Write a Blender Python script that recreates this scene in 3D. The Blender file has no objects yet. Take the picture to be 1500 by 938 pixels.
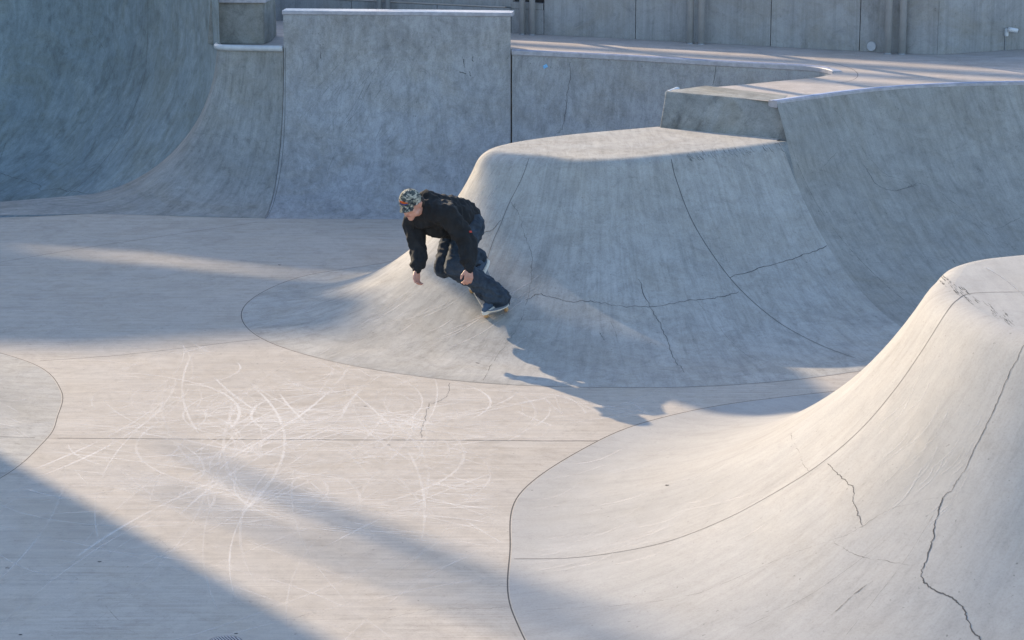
import bpy, bmesh, math, random
from mathutils import Vector, Matrix, noise
from mathutils.bvhtree import BVHTree
R = math.radians
random.seed(7)
S = bpy.context.scene
COL = S.collection

# ------------------------------------------------------------------ camera, sky, sun, exposure
TILT = 13.0; CAMZ = 4.7
cam = bpy.data.cameras.new('camera'); cam.lens = 85; cam.sensor_width = 36
cam.clip_start = 0.1; cam.clip_end = 2000
camo = bpy.data.objects.new('camera', cam); COL.objects.link(camo)
camo.location = (0, 0, CAMZ); camo.rotation_euler = (R(90 - TILT), 0, 0)
S.camera = camo
ELEV = 22.5
SH = Vector((.58, -.815)).normalized()            # horizontal direction in which shadows run
TOSUN = Vector((-SH.x * math.cos(R(ELEV)), -SH.y * math.cos(R(ELEV)), math.sin(R(ELEV))))
w = bpy.data.worlds.new('World'); S.world = w; w.use_nodes = True
nt = w.node_tree; nt.nodes.clear()
sky = nt.nodes.new('ShaderNodeTexSky'); sky.sky_type = 'NISHITA'; sky.sun_disc = False
sky.sun_elevation = R(ELEV); sky.sun_rotation = math.atan2(TOSUN.x, TOSUN.y)
sky.air_density = 1.0; sky.dust_density = 1.0; sky.ozone_density = 1.9
bg = nt.nodes.new('ShaderNodeBackground'); bg.inputs[1].default_value = 0.15
wo = nt.nodes.new('ShaderNodeOutputWorld')
nt.links.new(sky.outputs[0], bg.inputs[0]); nt.links.new(bg.outputs[0], wo.inputs[0])
sl = bpy.data.lights.new('sun', 'SUN'); sl.energy = 3.25; sl.angle = R(0.53); sl.color = (1.0, 0.80, 0.55)
so = bpy.data.objects.new('sun', sl); COL.objects.link(so)
so.rotation_euler = TOSUN.to_track_quat('Z', 'Y').to_euler(); so.location = (-20, 40, 30)
S.view_settings.view_transform = 'Standard'; S.view_settings.look = 'None'
S.view_settings.gamma = 1; S.view_settings.exposure = 1.28
S.render.resolution_x = 1024; S.render.resolution_y = 640

# ------------------------------------------------------------------ helpers
F = 85 / 36 * 1500
def ray(px, py):
    a = (px - 750) / F; b = (469 - py) / F; c, s = math.cos(R(TILT)), math.sin(R(TILT))
    return Vector((a, c + b * s, -s + b * c)).normalized()
def at(px, py, z):                    # point at height z seen at a photo pixel (used to read positions off the photo)
    d = ray(px, py); t = (z - CAMZ) / d.z
    return Vector((0, 0, CAMZ)) + d * t
def atY(px, py, Y):
    d = ray(px, py); return Vector((0, 0, CAMZ)) + d * (Y / d.y)

def tag(o, label=None, cat=None, group=None, kind=None):
    if label: o['label'] = label
    if cat: o['category'] = cat
    if group: o['group'] = group
    if kind: o['kind'] = kind
    return o
def link(name, me, mats, parent=None):
    o = bpy.data.objects.new(name, me); COL.objects.link(o)
    for m in (mats if isinstance(mats, (list, tuple)) else [mats]): me.materials.append(m)
    if parent is not None: o.parent = parent
    return o
def bmobj(name, bm, mats, parent=None, smooth=False):
    me = bpy.data.meshes.new(name); bmesh.ops.recalc_face_normals(bm, faces=bm.faces)
    bm.to_mesh(me); bm.free()
    if smooth: me.polygons.foreach_set('use_smooth', [True] * len(me.polygons))
    return link(name, me, mats, parent)
def empty(name, loc=(0, 0, 0), rz=0):
    o = bpy.data.objects.new(name, None); COL.objects.link(o); o.location = loc; o.rotation_euler = (0, 0, rz)
    o.empty_display_size = .1
    return o
def crom(P, n):                      # Catmull-Rom through tuples
    out = []; m = len(P)
    for i in range(m - 1):
        p0 = P[max(i - 1, 0)]; p1 = P[i]; p2 = P[i + 1]; p3 = P[min(i + 2, m - 1)]
        if i == 0: p0 = tuple(2 * a - b for a, b in zip(p1, p2))
        if i == m - 2: p3 = tuple(2 * b - a for a, b in zip(p1, p2))
        for k in range(n):
            t = k / n
            out.append(tuple(.5 * (2 * b + (-a + c) * t + (2 * a - 5 * b + 4 * c - d) * t * t + (-a + 3 * b - 3 * c + d) * t ** 3)
                             for a, b, c, d in zip(p0, p1, p2, p3)))
    out.append(tuple(P[-1])); return out

# ------------------------------------------------------------------ materials
def mat(name):
    m = bpy.data.materials.new(name); m.use_nodes = True
    n = m.node_tree; b = n.nodes['Principled BSDF']; return m, n, b
def N(n, t, **kw):
    x = n.nodes.new(t)
    for k, v in kw.items():
        if k.startswith('i_'): x.inputs[k[2:].replace('_', ' ')].default_value = v
        else: setattr(x, k, v)
    return x
def ramp(n, src, stops):
    r = n.nodes.new('ShaderNodeValToRGB'); e = r.color_ramp.elements
    while len(e) < len(stops): e.new(.5)
    for k, (p, c) in enumerate(stops):
        e[k].position = p; e[k].color = (c, c, c, 1) if not isinstance(c, tuple) else c + (1,)
    n.links.new(src, r.inputs[0]); return r.outputs[0]
def mixc(n, fac, a, b, mode='MIX'):
    x = n.nodes.new('ShaderNodeMix'); x.data_type = 'RGBA'; x.blend_type = mode
    for sock, v in ((x.inputs[0], fac), (x.inputs[6], a), (x.inputs[7], b)):
        if hasattr(v, 'is_linked') : n.links.new(v, sock)
        elif isinstance(v, (int, float)): sock.default_value = v
        else: sock.default_value = tuple(v) + (1,)
    return x.outputs[2]
def mapping(n, src, scale, rot=(0, 0, 0)):
    m = n.nodes.new('ShaderNodeMapping'); m.inputs['Scale'].default_value = scale
    m.inputs['Rotation'].default_value = rot
    n.links.new(src, m.inputs[0]); return m.outputs[0]
def noi(n, vec, scale, detail=4, rough=.6, dist=0.0):
    x = n.nodes.new('ShaderNodeTexNoise'); x.inputs['Scale'].default_value = scale
    x.inputs['Detail'].default_value = detail; x.inputs['Roughness'].default_value = rough
    x.inputs['Distortion'].default_value = dist
    n.links.new(vec, x.inputs['Vector']); return x.outputs[0]

def concrete(name, base, dark, light, stain=.6, streak=(3, 40), blotch=.5, seed=0.0, rough=.6, bump=.35, grit=1.0, fine=.6):
    m, n, b = mat(name)
    tc = n.nodes.new('ShaderNodeTexCoord'); O = tc.outputs['Object']; U = tc.outputs['UV']
    off = n.nodes.new('ShaderNodeVectorMath'); off.operation = 'ADD'; off.inputs[1].default_value = (seed, seed * 1.7, seed * .6)
    n.links.new(O, off.inputs[0]); O = off.outputs[0]
    # wide, uneven cement tone
    big = ramp(n, noi(n, O, .9, 5, .62, .8), [(.30, 0), (.70, 1)])
    c = mixc(n, big, base, light)
    med = ramp(n, noi(n, O, 3.2, 6, .68, 1.6), [(.42, 0), (.66, 1)])
    k = n.nodes.new('ShaderNodeMath'); k.operation = 'MULTIPLY'; k.inputs[1].default_value = blotch; n.links.new(med, k.inputs[0])
    c = mixc(n, k.outputs[0], c, dark)
    # trowel / wheel streaks running up the face
    st = noi(n, mapping(n, U, (streak[0], streak[1], 1)), 1.0, 5, .7, .35)
    s1 = ramp(n, st, [(.30, .78), (.50, 1.0), (.72, 1.13)])
    c = mixc(n, fine, c, s1, 'MULTIPLY')
    st2 = noi(n, mapping(n, U, (streak[0] * .45, streak[1] * .45, 1), (0, 0, .5)), 1.0, 6, .75, 2.2)
    s2 = ramp(n, st2, [(.36, .76), (.52, 1.0), (.70, 1.09)])
    c = mixc(n, fine * .8, c, s2, 'MULTIPLY')
    # sparse dirt patches with a shape of their own
    sn = ramp(n, noi(n, mapping(n, O, (1, 1, .6)), 1.7, 9, .74, 1.0), [(.54, 0), (.70, 1)])
    k2 = n.nodes.new('ShaderNodeMath'); k2.operation = 'MULTIPLY'; k2.inputs[1].default_value = stain; n.links.new(sn, k2.inputs[0])
    c = mixc(n, k2.outputs[0], c, tuple(x * .58 for x in dark))
    br = noi(n, mapping(n, O, (1, 1, .8), (.4, .3, .7)), 5.5, 10, .8, 2.2)
    c = mixc(n, min(1, fine * 1.15), c, ramp(n, br, [(.34, .72), (.47, .98), (.58, 1.02), (.72, 1.16)]), 'MULTIPLY')
    br2 = noi(n, mapping(n, U, (streak[0] * 2.2, streak[1] * 2.2, 1), (0, 0, -.35)), 1.0, 7, .8, 1.0)
    c = mixc(n, fine, c, ramp(n, br2, [(.30, .74), (.44, 1.0), (.60, 1.0), (.74, 1.14)]), 'MULTIPLY')
    hue = ramp(n, noi(n, mapping(n, O, (1, 1, 1.3), (.2, .1, 0)), 1.15, 7, .7, 1.4), [(.44, 0), (.66, 1)])
    kh = n.nodes.new('ShaderNodeMath'); kh.operation = 'MULTIPLY'; kh.inputs[1].default_value = min(.9, stain * 1.3); n.links.new(hue, kh.inputs[0])
    c = mixc(n, kh.outputs[0], c, mixc(n, 1.0, c, (.86, .80, .70), 'MULTIPLY'))
    g = noi(n, O, 75, 4, .75, 0)
    gr = ramp(n, g, [(.30, 1 - .30 * grit), (.5, 1.0), (.75, 1 + .14 * grit)])
    c = mixc(n, .8, c, gr, 'MULTIPLY')
    pit = ramp(n, noi(n, O, 34, 2, .5, 0), [(.22, .45), (.29, 1.0)])
    c = mixc(n, .7, c, pit, 'MULTIPLY')
    n.links.new(c, b.inputs['Base Color'])
    b.inputs['Specular IOR Level'].default_value = .12
    rr = ramp(n, noi(n, O, 4, 5, .6, .5), [(.3, rough + .1), (.7, rough + .3)])
    n.links.new(rr, b.inputs['Roughness'])
    add = n.nodes.new('ShaderNodeMath'); add.operation = 'ADD'; n.links.new(st, add.inputs[0])
    m2 = n.nodes.new('ShaderNodeMath'); m2.operation = 'MULTIPLY'; m2.inputs[1].default_value = .35
    n.links.new(g, m2.inputs[0]); n.links.new(m2.outputs[0], add.inputs[1])
    lump = noi(n, O, 1.6, 3, .5, 0)
    m3 = n.nodes.new('ShaderNodeMath'); m3.operation = 'MULTIPLY'; m3.inputs[1].default_value = 1.0; n.links.new(lump, m3.inputs[0])
    a2 = n.nodes.new('ShaderNodeMath'); a2.operation = 'ADD'; n.links.new(add.outputs[0], a2.inputs[0]); n.links.new(m3.outputs[0], a2.inputs[1])
    bp = n.nodes.new('ShaderNodeBump'); bp.inputs['Strength'].default_value = bump; bp.inputs['Distance'].default_value = .006
    n.links.new(a2.outputs[0], bp.inputs['Height']); n.links.new(bp.outputs[0], b.inputs['Normal'])
    return m
def plain(name, col, rough=.6, metal=0.0, var=.12, scale=12):
    m, n, b = mat(name)
    tc = n.nodes.new('ShaderNodeTexCoord')
    v = ramp(n, noi(n, tc.outputs['Object'], scale, 5, .65, .4), [(.3, 1 - var), (.7, 1 + var)])
    n.links.new(mixc(n, 1.0, col, v, 'MULTIPLY'), b.inputs['Base Color'])
    b.inputs['Roughness'].default_value = rough; b.inputs['Metallic'].default_value = metal
    return m
def alpha_mat(name, col, a, scale=6):
    m, n, b = mat(name)
    b.inputs['Base Color'].default_value = col + (1,); b.inputs['Roughness'].default_value = .8
    tc = n.nodes.new('ShaderNodeTexCoord')
    r = ramp(n, noi(n, tc.outputs['Object'], scale, 4, .7, 0), [(.38, 0.0), (.62, a)])
    n.links.new(r, b.inputs['Alpha']); return m

M_floor = concrete('floor_concrete', (.43, .385, .337), (.34, .303, .268), (.475, .43, .38), stain=.25, streak=(1.1, 26), blotch=.40, seed=1, bump=.18, fine=.50, grit=.55)
M_mound = concrete('mound_concrete', (.375, .355, .325), (.275, .26, .24), (.455, .434, .402), stain=.28, streak=(16, 1.6), blotch=.45, seed=5, bump=.25, fine=.62, grit=.75)
M_front = concrete('pale_concrete', (.352, .338, .322), (.30, .288, .275), (.392, .378, .36), stain=.14, streak=(14, 1.4), blotch=.22, seed=9, bump=.14, fine=.32, grit=.5)
M_wall = concrete('wall_concrete', (.345, .347, .355), (.26, .262, .266), (.41, .412, .418), stain=.45, streak=(11, 3.5), blotch=.55, seed=13, bump=.35, fine=.75, grit=.9)
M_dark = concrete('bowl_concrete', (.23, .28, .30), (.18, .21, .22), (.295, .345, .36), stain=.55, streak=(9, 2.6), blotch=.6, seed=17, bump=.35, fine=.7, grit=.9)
M_side = concrete('ramp_concrete', (.285, .285, .275), (.22, .22, .212), (.34, .338, .325), stain=.40, streak=(14, 1.8), blotch=.5, seed=21, bump=.3, fine=.85, grit=.8)
M_ramp2 = concrete('bank_concrete', (.315, .298, .27), (.24, .227, .206), (.375, .355, .322), stain=.30, streak=(16, 1.6), blotch=.45, seed=5, bump=.25, fine=.62, grit=.75)
M_block = concrete('block_concrete', (.27, .27, .255), (.17, .17, .162), (.34, .34, .32), stain=.8, streak=(6, 6), blotch=.6, seed=25, bump=.4)
M_deck = concrete('deck_concrete', (.40, .355, .325), (.31, .28, .26), (.47, .42, .39), stain=.3, streak=(1, 8), blotch=.4, seed=29, bump=.2, fine=.4)
M_board = concrete('boardmarked_concrete', (.31, .31, .315), (.25, .25, .253), (.36, .36, .363), stain=.55, streak=(16, .35), blotch=.45, seed=33, bump=.4, fine=.6, grit=.5)
M_cope = plain('painted_coping', (.36, .35, .375), .45, 0, .22, 14)
M_cope2 = plain('worn_blue_paint', (.27, .31, .45), .5, 0, .3, 25)
M_joint = plain('joint_filler', (.06, .055, .055), .9, 0, .3, 30)
M_crack = plain('crack', (.075, .07, .07), .95, 0, .4, 40)
M_fcrack = alpha_mat('hairline_crack', (.10, .09, .08), .65, 7)
M_scuff = alpha_mat('wheel_scuff', (.82, .77, .72), .26, .8)
M_scuff2 = alpha_mat('wheel_scuff_bright', (.88, .84, .79), .42, .7)
M_black = alpha_mat('rubber_mark', (.05, .05, .05), .8, 14)
M_rust = alpha_mat('rust_stain', (.34, .26, .15), .55, 7)
M_pale = alpha_mat('pale_efflorescence', (.55, .545, .53), .40, 3)
M_steel = plain('brushed_steel', (.46, .47, .48), .5, .3, .12, 9)
M_grey = plain('grey_metal', (.25, .26, .28), .5, .5)

# ------------------------------------------------------------------ lofted concrete surfaces
def prof(r, h, rho=0.0, na=26, nf=8, flat=0.0):
    if flat:
        f = r * flat; base = prof(r - f, h, rho, na, nf)
        return [(0, .001), (f * .15, .004), (f * .5, .005)] + [(q + f, max(z, .006)) for q, z in base]
    return prof0(r, h, rho, na, nf)
def prof0(r, h, rho=0.0, na=26, nf=8):
    """distance from the foot, height: arc tangent to the floor, optional rounded top"""
    out = []
    if rho > 0:
        Rr = (r * r + h * h) / (2 * h) - rho
        cx = r; a1 = math.acos((Rr + rho - h) / (Rr + rho))
        for i in range(na): a = a1 * i / na; out.append((Rr * math.sin(a), Rr - Rr * math.cos(a)))
        for i in range(nf + 1):
            a = a1 * (1 - i / nf); out.append((cx - rho * math.sin(a), h - rho + rho * math.cos(a)))
    else:
        if r >= h: Rr = (r * r + h * h) / (2 * h); a1 = math.asin(min(1, r / Rr)); ext = 0
        else: Rr = r; a1 = math.pi / 2; ext = h - r
        n2 = na + nf if ext == 0 else na
        for i in range(n2 + 1): a = a1 * i / n2; out.append((Rr * math.sin(a), Rr - Rr * math.cos(a)))
        if ext:
            for i in range(1, nf + 1): out.append((r, r + ext * i / nf))
    return out
def grid_mesh(name, rows, mats, parent=None, plateau=None, smooth=True):
    me = bpy.data.meshes.new(name); nr = len(rows); nc = len(rows[0])
    vs = [tuple(p) for row in rows for p in row]
    fs = [(i * nc + j, i * nc + j + 1, (i + 1) * nc + j + 1, (i + 1) * nc + j) for i in range(nr - 1) for j in range(nc - 1)]
    # uv in metres
    uacc = [0.0]
    for i in range(1, nr): uacc.append(uacc[-1] + (Vector(rows[i][nc // 2]) - Vector(rows[i - 1][nc // 2])).length)
    uv = []
    for i in range(nr):
        v = 0.0; uv.append((uacc[i], 0.0))
        for j in range(1, nc):
            v += (Vector(rows[i][j]) - Vector(rows[i][j - 1])).length; uv.append((uacc[i], v))
    base = len(vs)
    if plateau:
        for p in plateau: vs.append(tuple(p)); uv.append((p[0], p[1]))
        fs.append(tuple(range(base, base + len(plateau))))
    me.from_pydata(vs, [], fs); me.update()
    L = me.uv_layers.new(name='UVMap')
    for lp in me.loops: L.data[lp.index].uv = uv[lp.vertex_index]
    bm = bmesh.new(); bm.from_mesh(me)
    for f in bm.faces:
        pass
    bm.to_mesh(me); bm.free()
    # face normals towards the open side
    me.update()
    if smooth: me.polygons.foreach_set('use_smooth', [len(p.vertices) == 4 for p in me.polygons])
    up = sum(p.normal.z * p.area for p in me.polygons)
    if up < 0: me.flip_normals()
    return link(name, me, mats, parent)
def loft(name, keys, mats, rho=0.0, sub=10, z0=0.0, parent=None, plateau=None, wob=.004, flat=0.0, skirt=None, maxrun=None):
    """keys: (rimx, rimy, footx, footy, h)"""
    rows = []
    for (rx, ry, fx, fy, h) in crom(keys, sub):
        d = Vector((rx - fx, ry - fy)); r = d.length; d.normalize(); row = []
        if maxrun: flat = max(.001, (r - maxrun) / r)
        for (q, z) in prof(r, h, rho, flat=flat):
            p = Vector((fx + d.x * q, fy + d.y * q, z0 + z))
            if wob: p.z += wob * noise.noise(p * 1.3) * min(1, z * 4)
            row.append(p)
        rows.append(row)
    if skirt: rows.append([p + Vector(skirt) for p in rows[-1]])
    pl = None
    if plateau is not None:
        pl = [rw[-1].copy() for rw in rows] + [Vector(p) for p in plateau]
    o = grid_mesh(name, rows, mats, parent, pl)
    o['_rows'] = 0
    del o['_rows']
    return o, rows

MARK = [M_joint, M_crack, M_fcrack, M_scuff, M_scuff2, M_black, M_rust, M_pale]
JO, CR, HA, SC, SB, BK, RU, PA = 1, 2, 3, 4, 5, 6, 7, 8
BV = {}
def bvh(o):
    if o.name not in BV:
        vs = [o.matrix_world @ v.co for v in o.data.vertices]
        BV[o.name] = BVHTree.FromPolygons(vs, [tuple(p.vertices) for p in o.data.polygons])
    return BV[o.name]
PEND = {}
LIFT = [0]
def ribbon(o, P, Nn, width, mi, taper=True):
    if mi in (1, 2, 3) and not callable(width): width = width * .5
    if len(P) < 2: return
    LIFT[0] = (LIFT[0] + 1) % 60
    h = (.0003 if o.name.startswith('bowl_floor') or o.name.startswith('plaza') else .0013) + LIFT[0] * .000008
    L = PEND.setdefault(o.name, []); row = []
    n = len(P); wj = 1.0
    for i in range(n):
        t = (P[min(i + 1, n - 1)] - P[max(i - 1, 0)])
        if t.length < 1e-6: continue
        s = Nn[i].cross(t.normalized()).normalized()
        ww = width(i / (n - 1)) if callable(width) else width
        if taper: ww *= min(1, .25 + 6 * min(i, n - 1 - i) / n)
        if mi == 2: wj = wj * .6 + random.uniform(.3, 1.7) * .4; ww *= wj
        c = P[i] + Nn[i] * h
        row.append((c - s * ww / 2, c + s * ww / 2))
    L.append((row, mi))
def draw(o, pts, width=.012, mi=JO, jag=0.0, step=5, taper=False):
    """line drawn over the photo, laid on the surface of o"""
    P2 = crom([tuple(map(float, p)) for p in pts], 12)
    res = []; acc = 0
    for a, b in zip(P2[:-1], P2[1:]):
        L = math.hypot(b[0] - a[0], b[1] - a[1]); n = max(1, int(L / step))
        for k in range(n): res.append((a[0] + (b[0] - a[0]) * k / n, a[1] + (b[1] - a[1]) * k / n))
    res.append(P2[-1])
    if jag:
        rs = random.Random(int(pts[0][0] * 7 + pts[0][1])); ox = oy = 0; out = []
        for (x, y) in res:
            ox = ox * .72 + rs.uniform(-1, 1) * jag; oy = oy * .72 + rs.uniform(-1, 1) * jag
            out.append((x + ox, y + oy))
        res = out
    B = bvh(o); runs = [[]]
    for (x, y) in res:
        loc, nn, idx, d = B.ray_cast(Vector((0, 0, CAMZ)), ray(x, y))
        if loc is None:
            if runs[-1]: runs.append([])
            continue
        if nn.dot(ray(x, y)) > 0: nn = -nn
        if runs[-1] and (runs[-1][-1][0] - loc).length > .6: runs.append([])
        runs[-1].append((loc, nn))
    for r in runs:
        if len(r) > 2:
            # re-subdivide on the surface so the ribbon hugs curved faces
            P = []; NN = []
            for (p, q), (p2, q2) in zip(r[:-1], r[1:]):
                m = max(1, int((p2 - p).length / .05))
                for k in range(m):
                    c = p.lerp(p2, k / m); l2, n2, _, _ = B.find_nearest(c)
                    P.append(l2); NN.append(n2 if n2.dot(q) > 0 else -n2)
            ribbon(o, P, NN, width, mi, taper)
def flush():
    for nm, L in PEND.items():
        o = bpy.data.objects[nm]; me = o.data
        if len(me.materials) == 1:
            for m in MARK: me.materials.append(m)
        bm = bmesh.new(); bm.from_mesh(me)
        inv = o.matrix_world.inverted()
        for row, mi in L:
            prev = None
            for a, b in row:
                va, vb = bm.verts.new(inv @ a), bm.verts.new(inv @ b)
                if prev:
                    f = bm.faces.new((prev[0], prev[1], vb, va)); f.material_index = mi; f.smooth = True
                prev = (va, vb)
        bm.to_mesh(me); bm.free()

def poly_obj(name, pts, mats, parent=None, thick=0.0):
    bm = bmesh.new(); vs = [bm.verts.new(p) for p in pts]; f = bm.faces.new(vs)
    f.normal_update()
    if f.normal.z < 0: f.normal_flip()
    if thick:
        r = bmesh.ops.extrude_face_region(bm, geom=[f])
        for v in [g for g in r['geom'] if isinstance(g, bmesh.types.BMVert)]: v.co.z -= thick
    uvl = bm.loops.layers.uv.new('UVMap')
    for f in bm.faces:
        for l in f.loops: l[uvl].uv = (l.vert.co.x, l.vert.co.y)
    me = bpy.data.meshes.new(name)
    if thick: bmesh.ops.recalc_face_normals(bm, faces=bm.faces)
    bmesh.ops.triangulate(bm, faces=[f for f in bm.faces if len(f.verts) > 4])
    bm.to_mesh(me); bm.free()
    return link(name, me, mats, parent)
def sweep(name, path, secs, mats, parent=None, smooth=False, closed=True, cap=True):
    """sweep a section (offset outwards to the left of travel, z) along a horizontal path"""
    bm = bmesh.new(); prev = None; n = len(path); rings = []
    for i in range(n):
        t = Vector(path[min(i + 1, n - 1)]) - Vector(path[max(i - 1, 0)]); t.z = 0; t.normalize()
        s = Vector((-t.y, t.x, 0))
        rings.append([bm.verts.new(Vector(path[i]) + s * a + Vector((0, 0, b))) for a, b in secs])
    m = len(secs)
    for r0, r1 in zip(rings[:-1], rings[1:]):
        for j in range(m): bm.faces.new((r0[j], r0[(j + 1) % m], r1[(j + 1) % m], r1[j]))
    if cap: bm.faces.new(rings[0]); bm.faces.new(rings[-1][::-1])
    return bmobj(name, bm, mats, parent, smooth)
def bevel_rect(a0, a1, z0, z1, b=.008):
    return [(a0 + b, z0), (a1 - b, z0), (a1, z0 + b), (a1, z1 - b), (a1 - b, z1), (a0 + b, z1), (a0, z1 - b), (a0, z0 + b)]
def hull_box(name, corners, mats, parent=None, bev=.012, segs=2):
    """8 corners: bottom 4 then top 4"""
    bm = bmesh.new(); v = [bm.verts.new(c) for c in corners]
    for f in ((0, 1, 2, 3), (7, 6, 5, 4), (0, 4, 5, 1), (1, 5, 6, 2), (2, 6, 7, 3), (3, 7, 4, 0)): bm.faces.new([v[i] for i in f])
    bmesh.ops.recalc_face_normals(bm, faces=bm.faces)
    if bev: bmesh.ops.bevel(bm, geom=list(bm.edges), offset=bev, segments=segs, affect='EDGES', profile=.5)
    uvl = bm.loops.layers.uv.new('UVMap')
    for f in bm.faces:
        for l in f.loops: c = l.vert.co; l[uvl].uv = (c.x + c.y * .6, c.z)
    return bmobj(name, bm, mats, parent)

HD = 1.60; HP = 1.28
# ---- ground far below and beyond, one sheet
g = poly_obj('ground', [(-400, -300, -.9), (400, -300, -.9), (400, 500, -.9), (-400, 500, -.9)], [M_deck]); tag(g, kind='structure')

# ---- bowl floor, with a dropping edge towards the deep bowl at the back left
floor_pts = [(-14, 2, 0), (12, 2, 0), (12, 26.4, 0), (0.2, 26.4, 0), (-2.6, 25.4, 0), (-3.4, 25.5, 0), (-4.4, 25.45, 0), (-5.0, 25.25, 0), (-6.2, 25.05, 0), (-14, 24.9, 0)]
floor = poly_obj('bowl_floor', floor_pts, [M_floor]); tag(floor, kind='structure')

# ---- mound 1 (middle)
K1 = [(1.42, 23.07, .5, 24.6), (.7, 22.65, -.2, 24.0), (.17, 22.22, -1.18, 22.85), (-.06, 21.92, -2.0, 22.1), (-.14, 21.67, -2.36, 20.9),
      (-.08, 21.45, -2.12, 19.75), (.1, 21.30, -1.36, 18.82), (.45, 21.22, -.26, 18.2), (.92, 21.22, 1.0, 18.05), (1.45, 21.5, 1.95, 18.2),
      (2.0, 21.85, 2.8, 18.6), (2.45, 22.2, 3.6, 19.2)]
mound, rowsB = loft('concrete_mound', [k + (HP,) for k in K1], [M_mound], rho=.22, sub=12, plateau=[(2.6, 22.6, HP), (2.0, 23.3, HP)], flat=.12)
tag(mound, 'rounded pale concrete hip with a flat top, under the skater', 'skate ramp')

# ---- quarter pipe to its right
K2 = [(2.50, 22.48, 3.6, 19.2), (3.3, 23.2, 4.3, 19.85), (4.05, 23.63, 4.95, 20.3), (5.1, 23.87, 5.8, 20.8), (6.6, 23.95, 6.9, 21), (9, 23.9, 9.2, 21)]
qpr = empty('quarter_pipe', (5, 22, 0)); tag(qpr, 'curved grey concrete bank with painted lip, sweeping down right of the flat-topped hip', 'skate ramp')
qr, rowsD = loft('transition', [k + (HD,) for k in K2], [M_side], sub=12)
# its first line follows the edge of the hip, then rises on to the lip
ref = [p for p in rowsB[-1] if p.z < 1.02]; d0 = ref[-1] - ref[-2]; A_ = ref[-1]; Bq = Vector((2.47, 22.47, HD))
for k in range(1, 13):
    t = k / 12; c_ = A_.lerp(Bq, t); bulge = 4 * t * (1 - t) * .035; ref.append(c_ + Vector((.3, -.9, -.45)) * bulge)
def resamp(P, n):
    L = [0.0]
    for a, b in zip(P[:-1], P[1:]): L.append(L[-1] + (b - a).length)
    out = []; j = 0
    for i in range(n):
        s_ = L[-1] * i / (n - 1)
        while j < len(P) - 2 and L[j + 1] < s_: j += 1
        out.append(P[j].lerp(P[j + 1], min(1, max(0, (s_ - L[j]) / max(1e-9, L[j + 1] - L[j])))))
    return out
ref = resamp(ref, len(rowsD[0])); nb = 9
bpy.data.objects.remove(qr)
ORIGD = [[p.copy() for p in r] for r in rowsD]
off = [a - b for a, b in zip(ref, resamp(ORIGD[0], len(ref)))]
ORIGD = [resamp(r, len(r)) for r in ORIGD]; rowsD = [list(r) for r in ORIGD]
for i in range(nb + 1):
    w_ = 1 - i / nb; w_ = w_ * w_ * (3 - 2 * w_)
    rowsD[i] = [p + o_ * w_ for p, o_ in zip(ORIGD[i], off)]
qr = grid_mesh('transition', rowsD, [M_ramp2])
qr.parent = qpr; qr.matrix_parent_inverse = Matrix.Translation((-5, -22, 0))
ra = [p for p in rowsB[-1] if p.z >= .8]; rb = [p for p in rowsD[0] if .8 <= p.z <= 1.36]
ra = resamp(ra, 16); rb = resamp(rb, 16)
cheek = grid_mesh('side_face', [ra, rb], [M_block], None, None, False); cheek.parent = qpr; cheek.matrix_parent_inverse = qr.matrix_parent_inverse
rimD = [r[-1] for r in rowsD]
c = sweep('coping', [(p.x, p.y, HD) for p in rimD], bevel_rect(-.012, .10, -.052, .012, .008), [M_cope]); c.parent = qpr; c.matrix_parent_inverse = qr.matrix_parent_inverse
c = sweep('paint_stripe', [(p.x, p.y, HD) for p in rimD], bevel_rect(.012, .05, .0125, .0165, .001), [M_cope2]); c.parent = qpr; c.matrix_parent_inverse = qr.matrix_parent_inverse

# ---- mound 2 (front right)
K3 = [(6, 15.5, 6.5, 18.3), (3.9, 15.4, 3.6, 18.2), (3.2, 15.22, 1.95, 17.7), (2.90, 14.98, 1.05, 17.1), (2.79, 14.7, .52, 16.35), (2.70, 14.4, .06, 15.25),
      (2.67, 14.1, 0.0, 14.1), (2.72, 13.65, .02, 12.95), (2.86, 13.2, .35, 11.7), (3.2, 12.75, 1.3, 10.5), (3.9, 12.45, 3.0, 9.7), (6, 12.3, 6, 9.5)]
mound2, rowsC = loft('concrete_mound', [k + (HD,) for k in K3], [M_front], rho=.22, sub=12, plateau=[])
tag(mound2, 'large sunlit cream concrete hip filling the lower right corner of the picture', 'skate ramp')

# ---- mound 3, only its foot shows at the left edge
K4 = [(-7.6, 20.2, -6.0, 20.7), (-7.3, 19.6, -4.75, 19.65), (-7.1, 18.9, -3.85, 18.8), (-7.0, 18.2, -3.47, 17.95), (-7.0, 17.6, -3.36, 17.2), (-7.0, 17, -3.33, 16.55),
      (-7.1, 16.4, -3.5, 15.5), (-7.4, 15.8, -4.2, 14.2), (-8, 15.3, -6, 13)]
mound3, _ = loft('concrete_mound', [k + (1.1,) for k in K4], [M_mound], rho=.3, sub=10, plateau=[])
tag(mound3, 'rounded foot of a pale concrete hip just reaching in at the left edge', 'skate ramp')

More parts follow.
